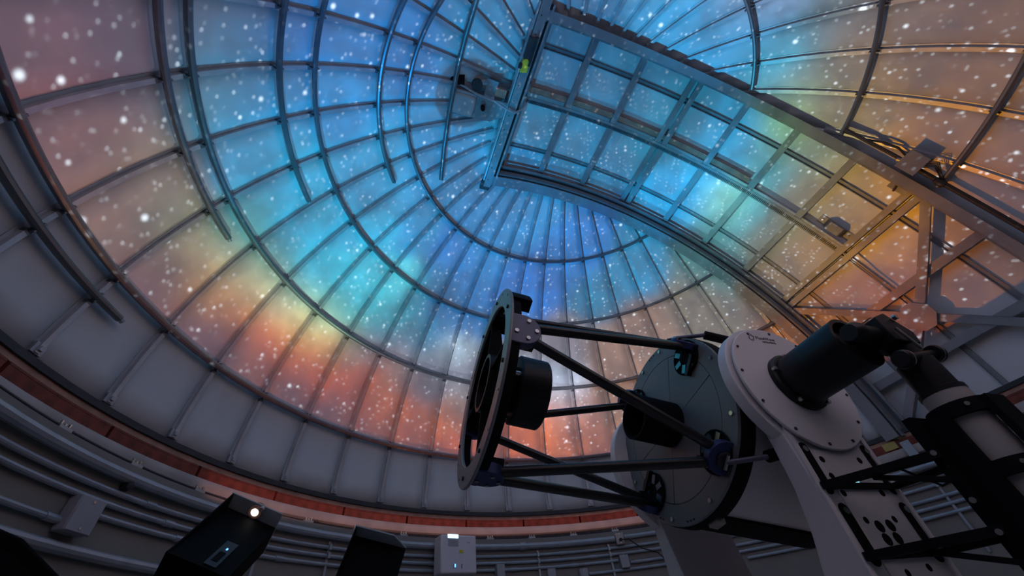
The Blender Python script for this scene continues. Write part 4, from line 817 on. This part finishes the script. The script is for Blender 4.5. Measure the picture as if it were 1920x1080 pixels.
part('drive_cable', MB().tube([K(-1.40, 0.07, 3.34), K(-1.2, 0.03, 3.31), K(-1.0, 0.02, 3.30), K(-0.85, -0.02, 3.29), K(-0.74, -0.04, 3.30), K(-0.66, 0.02, 3.33), K(-0.62, 0.08, 3.40)], 0.012, 8), 'conduit', dm)
st = thing('strobe_light', K(-0.82, 0.45, 3.34), 'yellow plastic strobe housing on the slit header', 'light')
part('housing', MB().prism([(-0.035, -0.075), (0.045, -0.06), (0.045, 0.045), (0.0, 0.075), (-0.035, 0.05)], K(-0.80, 0.45, 3.30), SF, SS, UP*0.04), 'yellow', st, bevel=0.006)
part('lens_cap', MB().cyl(K(-0.86, 0.44, 3.31), K(-0.83, 0.44, 3.31), 0.03, 12), 'rubber', st)
part('bracket', MB().box(K(-0.80, 0.62, 3.33), SF*0.04, SS*0.10, UP*0.03), 'dark', st)
part('strap', MB().box(K(-0.76, 0.60, 3.30), SF*0.012, SS*0.14, UP*0.012), 'rubber', st)
# junction box on the upper slit beam
def Q_(lat, b, r): return sl(lat, b, r)
jb_b = 34.4; jt = SF*-math.sin(jb_b*D2R)+UP*math.cos(jb_b*D2R); jr = SF*math.cos(jb_b*D2R)+UP*math.sin(jb_b*D2R)
jb = thing('beam_junction_box', sl(1.10, jb_b, 3.43), 'tan metal box with loose wires on the upper slit beam', 'junction box')
part('body', MB().box(sl(1.11, jb_b, 3.36), SS*0.085, jt*0.085, jr*0.06), 'frame', jb, bevel=0.004)
part('lid', MB().box(sl(1.11, jb_b, 3.296), SS*0.088, jt*0.088, jr*0.004), 'frame', jb)
for i in range(4):
    part('wire', MB().tube([sl(1.10+0.02*i, jb_b-1.3, 3.36), sl(1.16+0.015*i, jb_b-2.6, 3.35-0.01*i), sl(1.12, jb_b-3.8-0.2*i, 3.39), sl(1.08, jb_b-5.0, 3.41)], 0.005, 6), 'rubber', jb)
part('wire_clump', MB().lathe(sl(1.07, jb_b-4.8, 3.40), jt, [(0.001, -0.06), (0.03, -0.04), (0.035, 0.0), (0.03, 0.04), (0.001, 0.06)], 12), 'rubber', jb)
part('cable_gland', MB().cyl(sl(1.08, jb_b+1.2, 3.38), sl(1.07, jb_b+2.0, 3.38), 0.02, 10), 'steel', jb)
solo('flexible_conduit', MB().tube([sl(1.085, 36+i*1.2, 3.385+0.01*math.sin(i)) for i in range(9)], 0.018, 10), 'dark', sl(1.07, 40, 3.40), 'ribbed dark flexible conduit along the upper slit beam', 'cable')
solo('sagging_cable', MB().tube([sl(1.12, 35.5, 3.39), sl(1.155, 37.5, 3.395), sl(1.14, 39.5, 3.395), sl(1.09, 42, 3.405), sl(1.06, 45.5, 3.41)], 0.010, 8), 'rubber', sl(1.1, 40, 3.40), 'black cable sagging beside the flexible conduit at the tan box', 'cable')
solo('beam_cable', MB().tube([sl(1.075, 33-i*1.4, 3.405) for i in range(22)], 0.022, 8), 'rubber', sl(1.075, 20, 3.40), 'thick black cable running down the upper slit beam at right', 'cable')
bl = thing('beam_bracket', sl(0.86, 32.6, 3.62), 'small bracket with a pin on the shutter below the tan box', 'bracket')
part('plate', MB().box(sl(0.86, 33.0, 3.60), SS*0.05, jt*0.09, jr*0.006), 'frame', bl)
part('pin', MB().cyl(sl(0.80, 33.2, 3.585), sl(0.93, 33.8, 3.585), 0.010, 8), 'dark', bl)
# notices near the foot of the slit
yl = thing('warning_label', cy(49.2, 3.59, 0.08), 'small yellow label on the planks behind the white fork', 'label')
for nm, az, z, w_, h_, m in (('plate', 49.2, 0.085, 0.062, 0.035, 'label'),):
    tA = V((math.cos(az*D2R), -math.sin(az*D2R), 0)); rr = V((math.sin(az*D2R), math.cos(az*D2R), 0))
    part(nm, MB().box(cy(az, 3.593, z), tA*w_, rr*0.004, UP*h_), m, yl)
az = 51.4; tA = V((math.cos(az*D2R), -math.sin(az*D2R), 0)); rr = V((math.sin(az*D2R), math.cos(az*D2R), 0))
fp = thing('foot_plate', cy(az, 3.56, -0.08), 'pale metal plate at the foot of the slit beam', 'plate')
part('plate', MB().box(cy(az, 3.555, 0.0), tA*0.04, rr*0.006, UP*0.08), 'conduit', fp)
part('screw', MB().cyl(cy(az, 3.548, 0.05), cy(az, 3.542, 0.05), 0.008, 8), 'steel', fp)
# black cabinet close by at lower left
